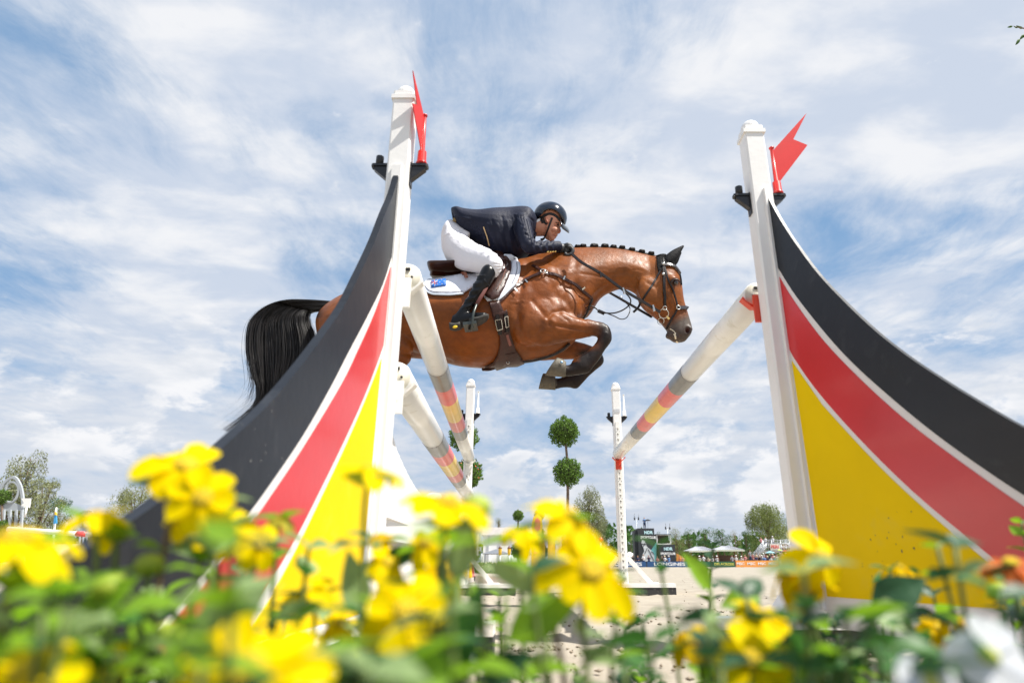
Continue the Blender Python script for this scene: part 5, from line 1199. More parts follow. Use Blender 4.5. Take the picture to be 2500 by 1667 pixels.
text_mesh('lettering', 'NDR', .62, facing(W(1583, 1299.5, TD - .03)), mat('logo_pale', (.5, .75, .8), .5), tw, bold=.03, ext=.01); text_mesh('lettering', 'SPORTCLUB', .50, facing(W(1582.5, 1311.5, TD - .03)), WT, tw, bold=.02, ext=.01, sx=.88)
horsehead(tw, 1567, 1318, 1.12, TD - .02)
q = MB(); q.prism([W(1588, 1345, TD - .01), W(1603, 1322, TD - .01), W(1603, 1371, TD - .01), W(1592, 1371, TD - .01)], (0, -.02, 0)); q.build('teal_field', TEAL, tw)
bx = thing('commentary_box', 'low black-wrapped box with an open window frame right of the banner tower', 'box', G(1630, TD))
a, b = G(1609, TD).x, G(1651, TD).x; z1, z2 = W(1630, 1328.5, TD).z, W(1630, 1305, TD).z
q = MB(); q.box(((a + b) / 2, TD + 1.2, z1 / 2), (b - a, 2.4, z1)); q.build('wrap', BAN, bx)
c, d = G(1608, TD).x, G(1641, TD).x; q = MB()
for p0, p1 in (((c, z1), (c, z2)), ((d, z1), (d, z2)), ((c, z2), (d, z2)), ((c, z1 + .08), (d, z1 + .08))):
    q.beam((p0[0], TD + .1, p0[1]), (p1[0], TD + .1, p1[1]), .16, .16, up=(0, 1, 0)); q.beam((p0[0], TD + 2.2, p0[1]), (p1[0], TD + 2.2, p1[1]), .16, .16, up=(0, 1, 0))
q.build('window_frame', mat('frame_white', (.7, .7, .68), .5), bx); q = MB(); q.box(((c + d) / 2, TD + 1.4, (z1 + z2) / 2), (d - c - .3, 1.4, z2 - z1 - .2)); q.build('dark_interior', mat('interior', (.05, .03, .025), .6, .5, 1.5), bx)
q = MB(); q.box(((c + d) / 2, TD + 1.2, z2 + .06), (d - c + .3, 2.6, .1)); q.build('roof', BAN, bx)
text_mesh('lettering', 'NDR', .62, facing(W(1631, 1339.5, TD - .03)), mat('logo_pale2', (.5, .75, .8), .5), bx, bold=.03, ext=.01); text_mesh('lettering', 'SPORTCLUB', .46, facing(W(1630.5, 1351, TD - .03)), WT, bx, bold=.02, ext=.01, sx=.92)
q = MB(); q.prism([W(1651.5, 1350, TD + .5), W(1674, 1362, TD + .5), W(1674, 1369, TD + .5), W(1651.5, 1369, TD + .5)], (0, .1, 0)); q2 = q; o_ = q.build('coloured_slope', mat('slope_orange', (.6, .25, .05), .6), bx)
# camera operator under umbrella
o = person(1579, 1272, TD + 1.2, 1, 'blue', 'camera operator in bright blue on top of the banner tower under a dark umbrella', z=zt); o['category'] = 'person'; o.scale = (1, 1, .98)
parasol('small dark umbrella over the operator on the banner tower', 1581, 1270, TD + 1.1, 16, SH['black'])
for lb_, x, yt, D in (('pair of thin aerials on a mast left of the tower top', 1554, 1253, TD + 4), ('second pair of thin aerials right of the tower', 1630, 1276, TD + 5)):
    t = thing('aerial_mast', lb_, 'aerial', G(x, D), 0, 'aerial masts'); q = MB(); q.tube([G(x, D), W(x, yt + 14, D)], .035, 6); q.tube([W(x - 5, yt + 13, D), W(x + 5, yt + 13, D)], .03, 6); q.build('mast', SILV, t)
    for s in (-5, 5): q = MB(); q.tube([W(x + s, yt + 16, D), W(x + s, yt + 9, D)], .11, 8); q.tube([W(x + s, yt + 10, D), W(x + s, yt, D)], .025, 6); q.build('aerial', BLACKP, t)
tt = thing('white_tent', 'small white tent roof at the foot of the dark tree left of the banner tower', 'tent', G(1538, 108)); q = MB(); A, B, C_ = W(1520, 1360, 108), W(1556, 1356, 108), W(1537, 1346, 110)
q.add([A, B, B + Vector((0, 4, 0)), A + Vector((0, 4, 0)), C_, Vector((A.x, A.y, 0)), Vector((B.x, B.y, 0))], [[0, 1, 4], [1, 2, 4], [2, 3, 4], [3, 0, 4], [5, 6, 1, 0]]); q.build('canvas', WHAT, tt)

# middle distance ---------------------------------------------------------------
HD = 58; t = thing('white_hall', 'long low white hall behind the topiary trees', 'hall', G(1275, HD)); a, b = G(1178, HD).x, G(1372, HD).x; z2 = W(1275, 1306, HD).z; z3 = W(1275, 1287, HD).z
q = MB(); q.box(((a + b) / 2, HD + 4, z2 / 2), (b - a, 8, z2)); q.build('wall', mat('hall_white', (.80, .80, .80), .5, .04, 1), t); q = MB(); q.prism([(a - .2, HD - .2, z2), (b + .2, HD - .2, z2), (b, HD + 1.5, z3), (a, HD + 1.5, z3)][0:4], (0, 3, .0)); q.build('roof', mat('hall_roof', (.78, .74, .70), .5), t)
for k in range(7): q = MB(); q.box((a + (k + .5) * (b - a) / 7, HD - .05, z2 / 2), (.08, .1, z2)); q.build('wall_rib', SILV, t)
for lb_, x0, x1, ya, ye, D in (('grey pointed tent roof in front of the white hall', 1176, 1246, 1339.5, 1351, 48), ('small grey tent roof between the topiary trees', 1270, 1304, 1344, 1353, 48)):
    t = thing('tent', lb_, 'tent', G((x0 + x1) / 2, D), 0, 'grey tents'); A, B, C_ = W(x0, ye, D), W(x1, ye, D), W((x0 + x1) / 2, ya, D + 1.5); q = MB(); d4 = Vector((0, 3, 0)); q.add([A, B, B + d4, A + d4, C_], [[0, 1, 4], [1, 2, 4], [2, 3, 4], [3, 0, 4]]); q.build('roof', mat('tent_grey', (.16, .17, .19), .6), t)
    for P0 in (A, B, A + d4, B + d4): q = MB(); q.tube([P0, Vector((P0.x, P0.y, 0))], .05, 6); q.build('pole', SILV, t)
for lb_, x in (('left yellow lantern with a brown cap', 1221), ('right yellow lantern with a brown cap', 1243)):
    D = 18; p = W(x, 1345, D); t = thing('lantern', lb_, 'lantern', (p.x, D, 0), 0, 'yellow lanterns'); s = D / F / .95
    q = MB(); q.lathe(p, [(2.2 * s, -8 * s), (3.2 * s, -7 * s), (3.8 * s, 5 * s), (3.6 * s, 6 * s)], 6); q.build('lamp_body', mat('lantern_yellow', (.75, .45, .03), .5), t); q = MB(); q.lathe(p, [(4.6 * s, 5.8 * s), (3.4 * s, 8 * s), (1.0 * s, 10 * s), (.3 * s, 12 * s)], 6); q.build('lamp_cap', mat('lantern_brown', (.14, .05, .03), .5), t)
    q = MB(); q.tube([p - Vector((0, 0, 8 * s)), Vector((p.x, D, 0))], .02, 8); q.build('pole', SILV, t)
def pxpoly(mb, pts, D, th, mi=0): return mb.prism([W(x, y, D) for x, y in pts], (0, th, 0), mi)
def pxbeam(mb, pts, w, D, th=.03):
    V = [Vector(v) for v in catmull([W(x, y, D) for x, y in pts], 4)] if len(pts) > 2 else [W(x, y, D) for x, y in pts]
    return ribbon(mb, V, w / F * D / .94, th)
t = thing('arched_jump_wing', 'yellow and pink arched jump wing beside the small ball tree', 'jump wing', G(1308, 21)); q = MB()
yo = [(1297,1350),(1297,1325),(1300,1300),(1297,1285),(1302,1262),(1312,1253),(1322,1262),(1325,1285),(1322,1300),(1330,1322),(1330,1350)]; ro = [(1303,1350),(1303,1328),(1309,1318),(1316,1318),(1322,1328),(1322,1350)]; r2 = [(1305,1290),(1306,1270),(1312,1262),(1318,1270),(1319,1290),(1312,1297)]
pxpoly(q, [(1297,1412)] + yo + [(1330,1412)], 21, .06); q.build('panel', YELB, t)
for pp in (ro, r2): q = MB(); pxpoly(q, pp, 20.985, .012); q.build('inlay', mat('coral_inlay', (.75, .16, .12), .5), t)
t = thing('arched_jump_wing', 'smaller orange-topped arched wing right of the yellow and pink one', 'jump wing', G(1346, 23)); q = MB(); pxpoly(q, [(1337,1412),(1337,1290),(1342,1270),(1347,1265),(1352,1270),(1356,1290),(1356,1412)], 23, .06); q.build('panel', YELB, t); q = MB(); pxpoly(q, [(1342,1300),(1343,1280),(1347,1274),(1351,1280),(1352,1300)], 22.98, .012); q.build('inlay', REDB, t)
# planters and flowers behind the fence
def leafbed(name, x0, x1, D, z0, z1, dep, m, n, L, rr):
    a, b = G(x0, D).x, G(x1, D).x; C = np.c_[rr.uniform(a, b, n), rr.uniform(D - dep / 2, D + dep / 2, n), z0 + (z1 - z0) * rr.beta(2, 1.5, n)]; return leafcloud(C, L, L * .5, rr)
for i, (lb_, x0, x1, D, zt_, yt_) in enumerate([('low white flower box with a low hedge right behind the far left stand', 1165, 1282, 6.7, .13, 1374), ('white flower box under the tall two-ball tree', 1330, 1440, 11.3, .24, 1372)]):
    rr2 = np.random.default_rng(50 + i); t = thing('flower_box', lb_, 'planter', G((x0 + x1) / 2, D), 0, 'white flower boxes'); a, b = G(x0, D).x, G(x1, D).x
    q = MB(); q.box(((a + b) / 2, D, zt_ / 2), (b - a, .4, zt_), bev=.01); q.box(((a + b) / 2, D, zt_ + .012), (b - a + .03, .43, .024)); q.build('box', WHITE, t)
    V, Fq = leafbed('x', x0, x1, D, zt_, W(1300, yt_, D).z, .36, BOX, 1800, .045, rr2); npmesh('plants', V, Fq, BOX, t); V, Fq = leafbed('x', x0, x1, D, zt_ + .05, W(1300, yt_ - 2, D).z, .36, BOX, 160, .03, rr2); npmesh('blossoms', V, Fq, mat('mixed_blossom', (.8, .75, .5), .6), t)
person(1451, 1307, 30, 0, 'black', 'spectator in dark shirt and sunglasses behind the yellow flower by the birch', z=None)
q = MB(); c = W(1466, 1317, 29.5); t = thing('marker_flag', 'small red disc flag beside the spectator in sunglasses', 'flag', (c.x, 29.5, 0)); q.lathe(c, [(.10, -.02), (.10, .02)], 14, axis=Matrix.Rotation(math.pi / 2, 3, 'X')); q.build('disc', REDP, t); q = MB(); q.tube([(c.x, 29.5, 0), c], .012, 6); q.build('pole', WHITE, t)
# left side --------------------------------------------------------------------
GRW = mat('grey_wing_paint', (.36, .39, .42), .5, .08, 4)
def gothic(label, cx, D, k):
    t = thing('gothic_jump_wing', label, 'jump wing', G(cx, D), 0, 'grey gothic jump wings'); X = lambda x: cx + (x - 40) * k; Y = lambda y: HOR + (y - HOR) * k
    P = lambda pts: [(X(x), Y(y)) for x, y in pts]
    q = MB(); pxbeam(q, P([(2,1225),(8,1195),(25,1172),(43,1165),(57,1185),(63,1215),(64,1240)]), 7 * k, D); q.build('arch', GRW, t)
    q = MB(); pxbeam(q, P([(17,1205),(28,1180),(43,1177),(53,1190),(50,1210),(38,1225),(22,1222),(17,1205)]), 4.5 * k, D); q.build('ring', GRW, t)
    q = MB(); pxpoly(q, P([(2,1232),(30,1222),(64,1236),(64,1246),(2,1246)]), D + .01, .03); q.build('cross_piece', GRW, t)
    for x in (4, 18, 33, 48, 62): q = MB(); pxbeam(q, P([(x, 1244), (x - 3, 1300)]), 5.5 * k, D + .002); q.build('slat', GRW, t)
    for x in (4, 30, 60): q = MB(); pxbeam(q, P([(x, 1300), (x - 8, 1412)]), 7 * k, D + .004); q.build('leg', GRW, t)
    q = MB(); pxbeam(q, P([(-10, 1302), (66, 1302)]), 6 * k, D + .03); q.build('cross_rail', GRW, t)
gothic('large grey gothic wing with pointed arch at the left photo edge', 32, 13, 1.0); gothic('smaller grey gothic wing seen beyond the white rail, left of the near wing', 218, 20, .62); gothic('grey gothic wing peeping above the black edge of the near left wing', 352, 22, .70)
t = thing('marker_flag', 'white swallow-tailed flag on the large grey gothic wing', 'flag', W(62, 1240, 12.9)); q = MB(); pxpoly(q, [(52,1216),(75,1216),(72,1239),(64,1237),(51,1234),(58,1227)], 12.9, .015); q.build('pennant', WHITEP, t); q = MB(); q.tube([W(66, 1236, 12.91), W(60, 1262, 12.91)], .02, 8); q.build('socket', WHITEP, t)
t = thing('marker_flag', 'small red flag above the black edge of the near left wing', 'flag', W(325, 1255, 21)); q = MB(); pxpoly(q, [(319,1248),(336,1250),(331,1257),(322,1263),(318,1262)], 21, .02); q.build('pennant', REDP, t); q = MB(); q.tube([W(319, 1262, 21.0), W(319, 1290, 21.0)], .02, 8); q.build('socket', REDP, t)
t = thing('flag_pole', 'short white pole with a furled blue and yellow flag among the left trees', 'flag pole', G(131, 26)); q = MB(); q.tube([G(126, 26), W(138, 1238, 26)], [.06, .03], 8); q.build('pole', WHITE, t); q = MB(); pxpoly(q, [(133,1256),(137,1256),(138,1277),(130,1278)], 25.9, .05); q.build('flag', mat('flag_cyan', (.05, .3, .6), .6), t); q = MB(); pxpoly(q, [(134,1248),(137,1250),(137.5,1257),(133,1256)], 25.88, .05); q.build('flag_top', YELB, t)
def rail2(label, p0, p1, r, bands, D):
    A, B = W(*p0, D), W(*p1, D); t = MB(); cuts = [0] + [c for b_ in bands for c in b_[:2]] + [1]
    for i in range(len(cuts) - 1): t.tube([A.lerp(B, cuts[i]), A.lerp(B, cuts[i + 1])], r + (.001 if i % 2 else 0), 14, i % 2, caps=True)
    o = t.build('jump_rail', [WHITEP, REDB]); return tag(o, label, 'jump rail', 'far rails at the left')
rail2('white rail with a short red band at the far left', (20, 1291), (256, 1307), .045, [(.71, .815)], 12); rail2('lower plain white rail in front of the small tents', (40, 1338), (104, 1341), .045, [(.02, .03)], 12.5)
t = thing('panel_jump_wing', 'white-framed navy trapezoid panel left of the near left wing', 'jump wing', G(150, 4.4)); q = MB(); pxpoly(q, [(103,1328),(236,1327),(236,1468),(34,1468)], 4.4, .04); q.build('frame', WHITE, t); q = MB(); pxpoly(q, [(101,1358),(224,1357),(224,1464),(58,1464)], 4.39, .012); q.build('navy_panel', mat('navy_panel', (.012, .035, .13), .4, .15, 4), t)
for lb_, x0, x1, ya in (('white pointed tent at the left edge behind the gothic wing', -6, 27, 1333), ('second small white pointed tent with a purple banner', 36, 70, 1349)):
    D = 45; t = thing('tent', lb_, 'tent', G((x0 + x1) / 2, D), 0, 'white pointed tents'); A, B, C_ = W(x0, 1368, D), W(x1, 1368, D), W((x0 + x1) / 2, ya, D + 2); d4 = Vector((0, 4, 0)); q = MB(); q.add([A, B, B + d4, A + d4, C_, Vector((A.x, A.y, 0)), Vector((B.x, B.y, 0))], [[0, 1, 4], [1, 2, 4], [2, 3, 4], [3, 0, 4], [5, 6, 1, 0]]); q.build('canvas', WHAT, t)
    if ya > 1340: q = MB(); pxpoly(q, [(50,1347),(60,1346),(57,1371),(46,1371)], 44.5, .05); q.build('banner', mat('purple_banner', (.35, .25, .42), .7), t)
person(10, 1366, 14, 3, 'grey', 'spectator in a cap beside the leg of the left gothic wing')
t = thing('ornament_gate', 'grey lattice gate with red and white scroll pattern at the left edge', 'jump gate', G(55, 11)); q = MB()
for p0, p1 in (((36,1372),(76,1372)),((36,1372),(30,1426)),((76,1372),(60,1426)),((36,1400),(70,1380)),((34,1424),(72,1390))): pxbeam(q, [p0, p1], 4, 11)
q.build('lattice', GRW, t)
for x, y in ((48,1388),(54,1395),(44,1404),(50,1412),(40,1418)): q = MB(); c = W(x, y, 10.97); ring3(q, c, .028, .008); q.build('scroll', mat('scroll_red', (.55, .08, .10), .5), t)
# overhanging branch at the upper right
t = thing('tree', 'leafy twig tips of an overhanging tree at the top right corner', 'tree', (4.6, 3.2, 0)); q = MB(); q.tube([(4.6, 3.2, 0), (4.5, 3.2, 2.5), (4.4, 3.2, 5)], [.16, .12, .05], 10); q.tube([(4.55, 3.2, 2.4), (3.7, 3.1, 3.2), (3.05, 3.0, 3.36), W(2520, 88, 3.0)], [.05, .03, .012, .004], 7); q.tube([(3.05, 3.0, 3.36), W(2500, 70, 3.0), W(2478, 66, 3.0)], [.008, .004, .002], 6); q.build('trunk', TRUNK, t)
V = []; Fq = []; rr3 = np.random.default_rng(8)
lv = [((2500,70),(2482,63)),((2485,69),(2475,64)),((2474,64),(2460,67)),((2520,86),(2495,90)),((2502,84),(2491,97)),((2492,95),(2481,110)),((2530,80),(2510,60)),((2515,100),(2505,118))]
for (x0, y0), (x1, y1) in lv:
    A, B = np.array(W(x0, y0, 3.0)), np.array(W(x1, y1, 3.0)); d = B - A; L = np.linalg.norm(d); s = np.cross(d / L, (0, .8, .5)); s /= np.linalg.norm(s); b0 = len(V)
    for u, w in ((0, .02), (.3, .17), (.65, .13), (1, .01)):
        for e in (-1, 0, 1): V.append(A + d * u + s * e * w * L + np.array([0, .1 * L * abs(e), .05 * L * abs(e)]))
    for i in range(3):
        for j in range(2): Fq.append((b0 + i * 3 + j, b0 + i * 3 + j + 1, b0 + i * 3 + j + 4, b0 + i * 3 + j + 3))
npmesh('leaves', np.array(V), np.array(Fq), leafmat('branch_leaves', (.05, .12, .015), .3, .2, 20), t, True)
cr = np.random.default_rng(14); P = cr.uniform(-1, 1, (900, 3)) * (1.0, .8, .8) + (5.4, 3.3, 5.2); V, Fq = leafcloud(P, .09, .05, cr); npmesh('crown', V, Fq, OAK, t)
# ================================================================== flower bed right in front of the camera
LF = [mat('leaf_' + n, c, .42, .25, 30, .25, 60, trans=tr, spec=.45) for n, c, tr in (('fresh', (.23, .42, .020), .52), ('deep', (.055, .17, .030), .38), ('pale', (.30, .42, .17), .42), ('shade', (.028, .090, .034), .28))]
STEM = mat('flower_stem', (.12, .17, .04), .6, .2, 30); STEMR = mat('reddish_stem', (.14, .09, .045), .6, .2, 30)
PET = mat('yellow_petal', (.97, .74, .0), .6, .04, 40, trans=.5, spec=.05); PETO = mat('deep_yellow_petal', (.88, .58, .0), .6, .1, 40, trans=.5, spec=.05); DISC = mat('flower_disc', (.85, .58, .01), .8, .3, 300, .8, 400)
BUD = mat('lime_bud', (.42, .52, .05), .6, .15, 60, trans=.3); WPET = mat('white_petal', (.78, .80, .84), .5, .03, 30, trans=.45)
def leaf_arrays(base, d, L, wd, up, curl=.25):
    d = np.array(d) / np.linalg.norm(d); s = np.cross(d, up); s /= (np.linalg.norm(s) + 1e-9); nrm = np.cross(s, d); V = []
    us = (0, .12, .3, .5, .7, .88, 1); ws = (.04, .26, .5, .48, .33, .14, .0)
    for u, w in zip(us, ws):
        c = np.array(base) + d * (u * L) - nrm * (curl * L * u * u)
        for e in (-1, -.5, 0, .5, 1): V.append(c + s * (e * w * wd) + nrm * (abs(e) * w * wd * .35))
    F_ = [(i * 5 + j, i * 5 + j + 1, i * 5 + j + 6, i * 5 + j + 5) for i in range(6) for j in range(4)]
    return np.array(V), np.array(F_)
class LM:
    def __init__(s): s.V = []; s.F = []; s.M = []; s.n = 0
    def add(s, V, F_, m): s.V.append(V); s.F.append(F_ + s.n); s.M.append(np.full(len(F_), m)); s.n += len(V)
    def build(s, name, mats, parent=None): return npmesh(name, np.concatenate(s.V), np.concatenate(s.F), mats, parent, True, np.concatenate(s.M))
def clump_leaves(lm, stem, rr, n, L, mi, spread=.5, t0=.2, t1=1.0):
    for k in range(n):
        u = t0 + (t1 - t0) * (k // 2) / max(1, (n - 1) // 2); i = min(len(stem) - 2, int(u * (len(stem) - 1))); p = np.array(stem[i]) + (np.array(stem[i + 1]) - np.array(stem[i])) * (u * (len(stem) - 1) - i)
        a = (k // 2) * 1.57 + (k % 2) * 3.14 + rr.uniform(-.5, .5); d = np.array([math.cos(a), math.sin(a), rr.uniform(.1, .9)]); l = L * rr.uniform(.7, 1.25) * (1.1 - .35 * u)
        V, F_ = leaf_arrays(p, d, l, l * rr.uniform(.5, .75), np.array([0, 0, 1.0]) + rr.normal(0, .35, 3), rr.uniform(.1, .5)); lm.add(V, F_, mi if rr.random() < .7 else rr.integers(4))
def bloom(t, P, r, n, rr, petals=8, m=PET, droop=.1, name='flower_head', disc=DISC, wide=1.0, curl=.12):
    n = Vector(n).normalized(); q = n.to_track_quat('Z', 'Y').to_matrix(); P = Vector(P); lm = LM()
    for k in range(petals):
        a = 6.283 * k / petals + rr.uniform(-.12, .12); l = r * rr.uniform(.72, 1.10); dr = droop + rr.uniform(-.22, .30) + (.7 if rr.random() < .2 else 0); V = []
        us = (0, .15, .35, .6, .82, .95, 1); ws = (.07, .16, .24, .29, .27, .19, .07)
        for u, w in zip(us, ws):
            for e in (-1, -.5, 0, .5, 1):
                x = .12 * r + u * (l - .12 * r); y = e * w * wide * r * (8 / petals) * .95; z = -dr * r * u * u + .09 * r * (e * e) * w / .29 + .02 * r * math.sin(u * 9 + e * 4) - curl * r * u
                V.append(np.array(P + q @ Vector((x * math.cos(a) - y * math.sin(a), x * math.sin(a) + y * math.cos(a), z))))
        lm.add(np.array(V), np.array([(i * 5 + j, i * 5 + j + 1, i * 5 + j + 6, i * 5 + j + 5) for i in range(6) for j in range(4)]), 0)
    h = lm.build(name, [m], t)
    d = MB(); d.lathe(P, [(r * .24, -.03 * r), (r * .25, .03 * r), (r * .20, .09 * r), (r * .10, .12 * r), (r * .01, .125 * r)], 16, axis=q); d.build('flower_centre', disc, h)
    d = MB(); d.lathe(P, [(r * .05, -.22 * r), (r * .20, -.12 * r), (r * .27, -.03 * r), (r * .22, .0)], 12, axis=q); d.build('calyx', LF[0], h)
def stemline(P, n, r, base):
    P = Vector(P); n = Vector(n).normalized(); a = P - n * (r * .15); b = a - n * (r * .9) - Vector((0, 0, r * .3)); base = Vector(base)
    return [Vector(v) for v in catmull([base, base.lerp(b, .55) + Vector((.004, 0, .01)), b, a], 5)]
def plant(label, x, y, r, D, n, cat='flower', name='yellow_flower', petals=8, m=PET, droop=.1, seed=0, nl=6, L=.034, mi=0, wide=1.0, group='yellow flowers in the foreground bed', disc=DISC, dx=0):
    rr = np.random.default_rng(900 + seed); P = W(x, y, D); rad = r / F * D / 1.03; base = Vector((P.x + dx + rr.uniform(-.015, .015), P.y + rr.uniform(0, .03), 0.02))
    t = thing(name, label, cat, base, 0, group); st = stemline(P, n, rad, base)
    s = MB(); s.tube(st, [max(.0012, .0024 - .0012 * i / len(st)) for i in range(len(st))], 7); s.build('stem', STEM if seed % 3 else STEMR, t)
    if nl: lm = LM(); clump_leaves(lm, st, rr, nl, L, mi, t0=.35, t1=.82); lm.build('leaves', LF, t)
    bloom(t, P, rad, n, rr, petals, m, droop, wide=wide, disc=disc); return t
U = (0, -.25, 1)
FL = [  # label, x, y, r px, D, normal, petals, mat, droop
 ('long-petalled yellow flower at the upper left of the cluster before the black wing stripe', 455, 1135, 112, .40, (.45, -.55, .9), 7, PET, .05),
 ('full yellow flower in the middle of the left cluster, facing the camera', 495, 1215, 92, .38, (.1, -1, .35), 8, PET, .1),
 ('yellow flower at the lower left of the left cluster', 440, 1262, 70, .42, (-.4, -.9, .3), 7, PET, .1),
 ('yellow flower overlapping the white stripe under the left cluster', 560, 1290, 72, .43, (.5, -.7, .5), 8, PET, .15),
 ('yellow flower before the red stripe of the left wing', 635, 1330, 55, .46, (.6, -.7, .2), 7, PET, .15),
 ('flat yellow flower seen from the side at the left beneath the gothic wing', 228, 1255, 78, .40, (-.25, -.22, 1), 8, PET, .22),
 ('wide yellow flower seen side-on at the left photo edge', 40, 1310, 150, .30, (.12, -.30, 1), 9, PET, .18),
 ('side-on yellow flower with green calyx before the near left post', 905, 1143, 84, .42, (.10, -.12, 1), 8, PET, .28),
 ('wide side-on yellow flower just right of the white filler board', 1098, 1225, 118, .37, (.18, -.40, 1), 8, PET, .16),
 ('tilted yellow flower below the lone tall topiary', 1395, 1258, 92, .38, (.85, -.55, .75), 8, PET, .22),
 ('large open yellow flower covering the foot of the far right stand', 1445, 1392, 118, .36, (.15, -1, .55), 9, PET, .1),
 ('drooping yellow flower just left of the large open one, by the ball trees', 1275, 1290, 60, .50, (.1, -.3, 1), 8, PET, .5),
 ('blunt yellow flower in front of the white planks', 1040, 1322, 68, .46, (-.3, -.8, .5), 8, PET, .2),
 ('yellow flower seen from below left of the white planks', 950, 1372, 58, .48, (.4, -.7, .6), 7, PET, .25),
 ('broad yellow flower in the centre foreground left of the dark upright leaf', 992, 1492, 112, .34, (.35, -.9, .35), 8, PET, .12),
 ('huge blurred yellow flower at the bottom left of centre', 600, 1635, 180, .24, (.0, -1, .75), 10, PET, .05),
 ('pale yellow flower low in front of the yellow wing field', 745, 1440, 62, .50, (-.3, -.5, .8), 7, PET, .35),
 ('blurred yellow flower in the bottom left corner', 60, 1640, 120, .26, (.3, -.8, .8), 9, PET, .1),
 ('orange-shaded yellow flower deep between the leaves left of centre', 1085, 1385, 66, .50, (.2, -.5, .5), 8, PETO, .3),
 ('bright yellow flower hanging beside the foot of the near right post', 2005, 1360, 80, .52, (.35, -.95, .15), 7, PET, .2),
 ('drooping brownish-yellow flower left of the near right post foot', 1925, 1392, 64, .54, (-.55, -.2, .8), 6, PETO, .75),
 ('flat yellow flower seen side-on below the brace of the near right stand', 1862, 1500, 86, .46, (.20, -.45, 1), 8, PET, .18),
 ('large yellow flower at the bottom right of centre', 1838, 1610, 98, .40, (.2, -1, .25), 8, PET, .1),
 ('small orange-yellow flower alone on the sand right of centre', 1682, 1560, 52, .50, (-.5, -.6, .7), 7, PETO, .35),
 ('faded curled flower in front of the yellow field of the right wing', 2195, 1382, 44, .66, (.1, -.2, 1), 7, PETO, .85),
 ('orange-red flower at the right photo edge under the red stripe', 2468, 1372, 70, .44, (-.2, -.5, 1), 8, mat('orange_petal', (.80, .20, .02), .5, .1, 40, trans=.4), .3),
 ('small yellow flower low among the dark leaves at the right', 2290, 1532, 44, .62, (.2, -.8, .5), 7, PETO, .3),
 ('small brown-yellow flower above the bottom right white flower', 2320, 1502, 34, .60, (-.4, -.4, 1), 7, PETO, .6),
 ('withered yellow-green flower before the right edge of the white planks', 930, 1305, 44, .50, (.0, -.2, 1), 8, PETO, .5),
 ('small green-tipped flower in front of the red stripe of the left wing', 690, 1262, 36, .50, (.3, -.3, .9), 6, mat('green_orange_petal', (.42, .36, .02), .5, .3, 60, trans=.4), .6),
 ('yellow flower half hidden by leaves at the lower left', 255, 1620, 60, .36, (-.2, -.9, .4), 8, PET, .2),
 ('yellow flower low beside the bottom frame of the left wing', 830, 1520, 50, .52, (.1, -.6, .7), 8, PET, .3),
]
for i, (lb_, x, y, r, D, n, pt, m, dr) in enumerate(FL):
    plant(lb_, x, y, r * 1.04, D, n, petals=max(5, pt - 1), m=m, droop=dr, seed=i, nl=6, mi=(0, 2, 0)[i % 3] if x < 1600 else (1, 3, 0)[i % 3], wide=1.0)
for i, (lb_, x, y, r, D, n) in enumerate([('large white flower at the bottom right corner', 2415, 1600, 88, .30, (-.1, -1, .5)), ('white flower cut off by the bottom edge, left of the large white one', 2275, 1665, 80, .26, (.1, -1, .6))]):
    plant(lb_, x, y, r, D, n, name='white_flower', petals=5, m=WPET, droop=.1, seed=60 + i, nl=4, mi=1, wide=1.25, group='white flowers in the foreground bed', disc=mat('white_flower_eye', (.5, .5, .1), .7))
# lime buds
for i, (lb_, x, y, r, D) in enumerate([('round lime bud right of the wide side-on flower', 1162, 1238, 36, .38), ('lime bud among the leaves at the left, below the flat flower', 288, 1295, 32, .42), ('lime bud in front of the black wing stripe', 365, 1378, 32, .40), ('pale lime bud left of the one before the black stripe', 268, 1432, 38, .36), ('lime bud at the lower left in front of the big pale leaf', 412, 1548, 34, .38), ('lime bud low beside the bottom frame of the left wing', 852, 1600, 34, .44), ('lime bud under the orange-red flower at the right', 2440, 1445, 26, .60)]):
    rr = np.random.default_rng(300 + i); P = W(x, y, D); rad = r / F * D; b0 = Vector((P.x + .01, P.y + .02, .02)); t = thing('flower_bud', lb_, 'flower bud', b0, 0, 'lime buds in the foreground bed'); st = stemline(P, (0, -.2, 1), rad, b0)
    q = MB(); q.tube(st, .0017, 7); q.build('stem', STEM, t); q = MB(); q.sphere(P, rad, n=16, m=10, sc=(1, 1, .8))
    q.build('bud', BUD, t); lm = LM(); 
    for k in range(6): V, F_ = leaf_arrays(P - Vector((0, 0, rad * .7)), (math.cos(k * 1.05), math.sin(k * 1.05), .5), rad * 1.5, rad * .9, np.array([0, 0, 1.])); lm.add(V, F_, 0)
    lm.build('sepals', [LF[0]], t)
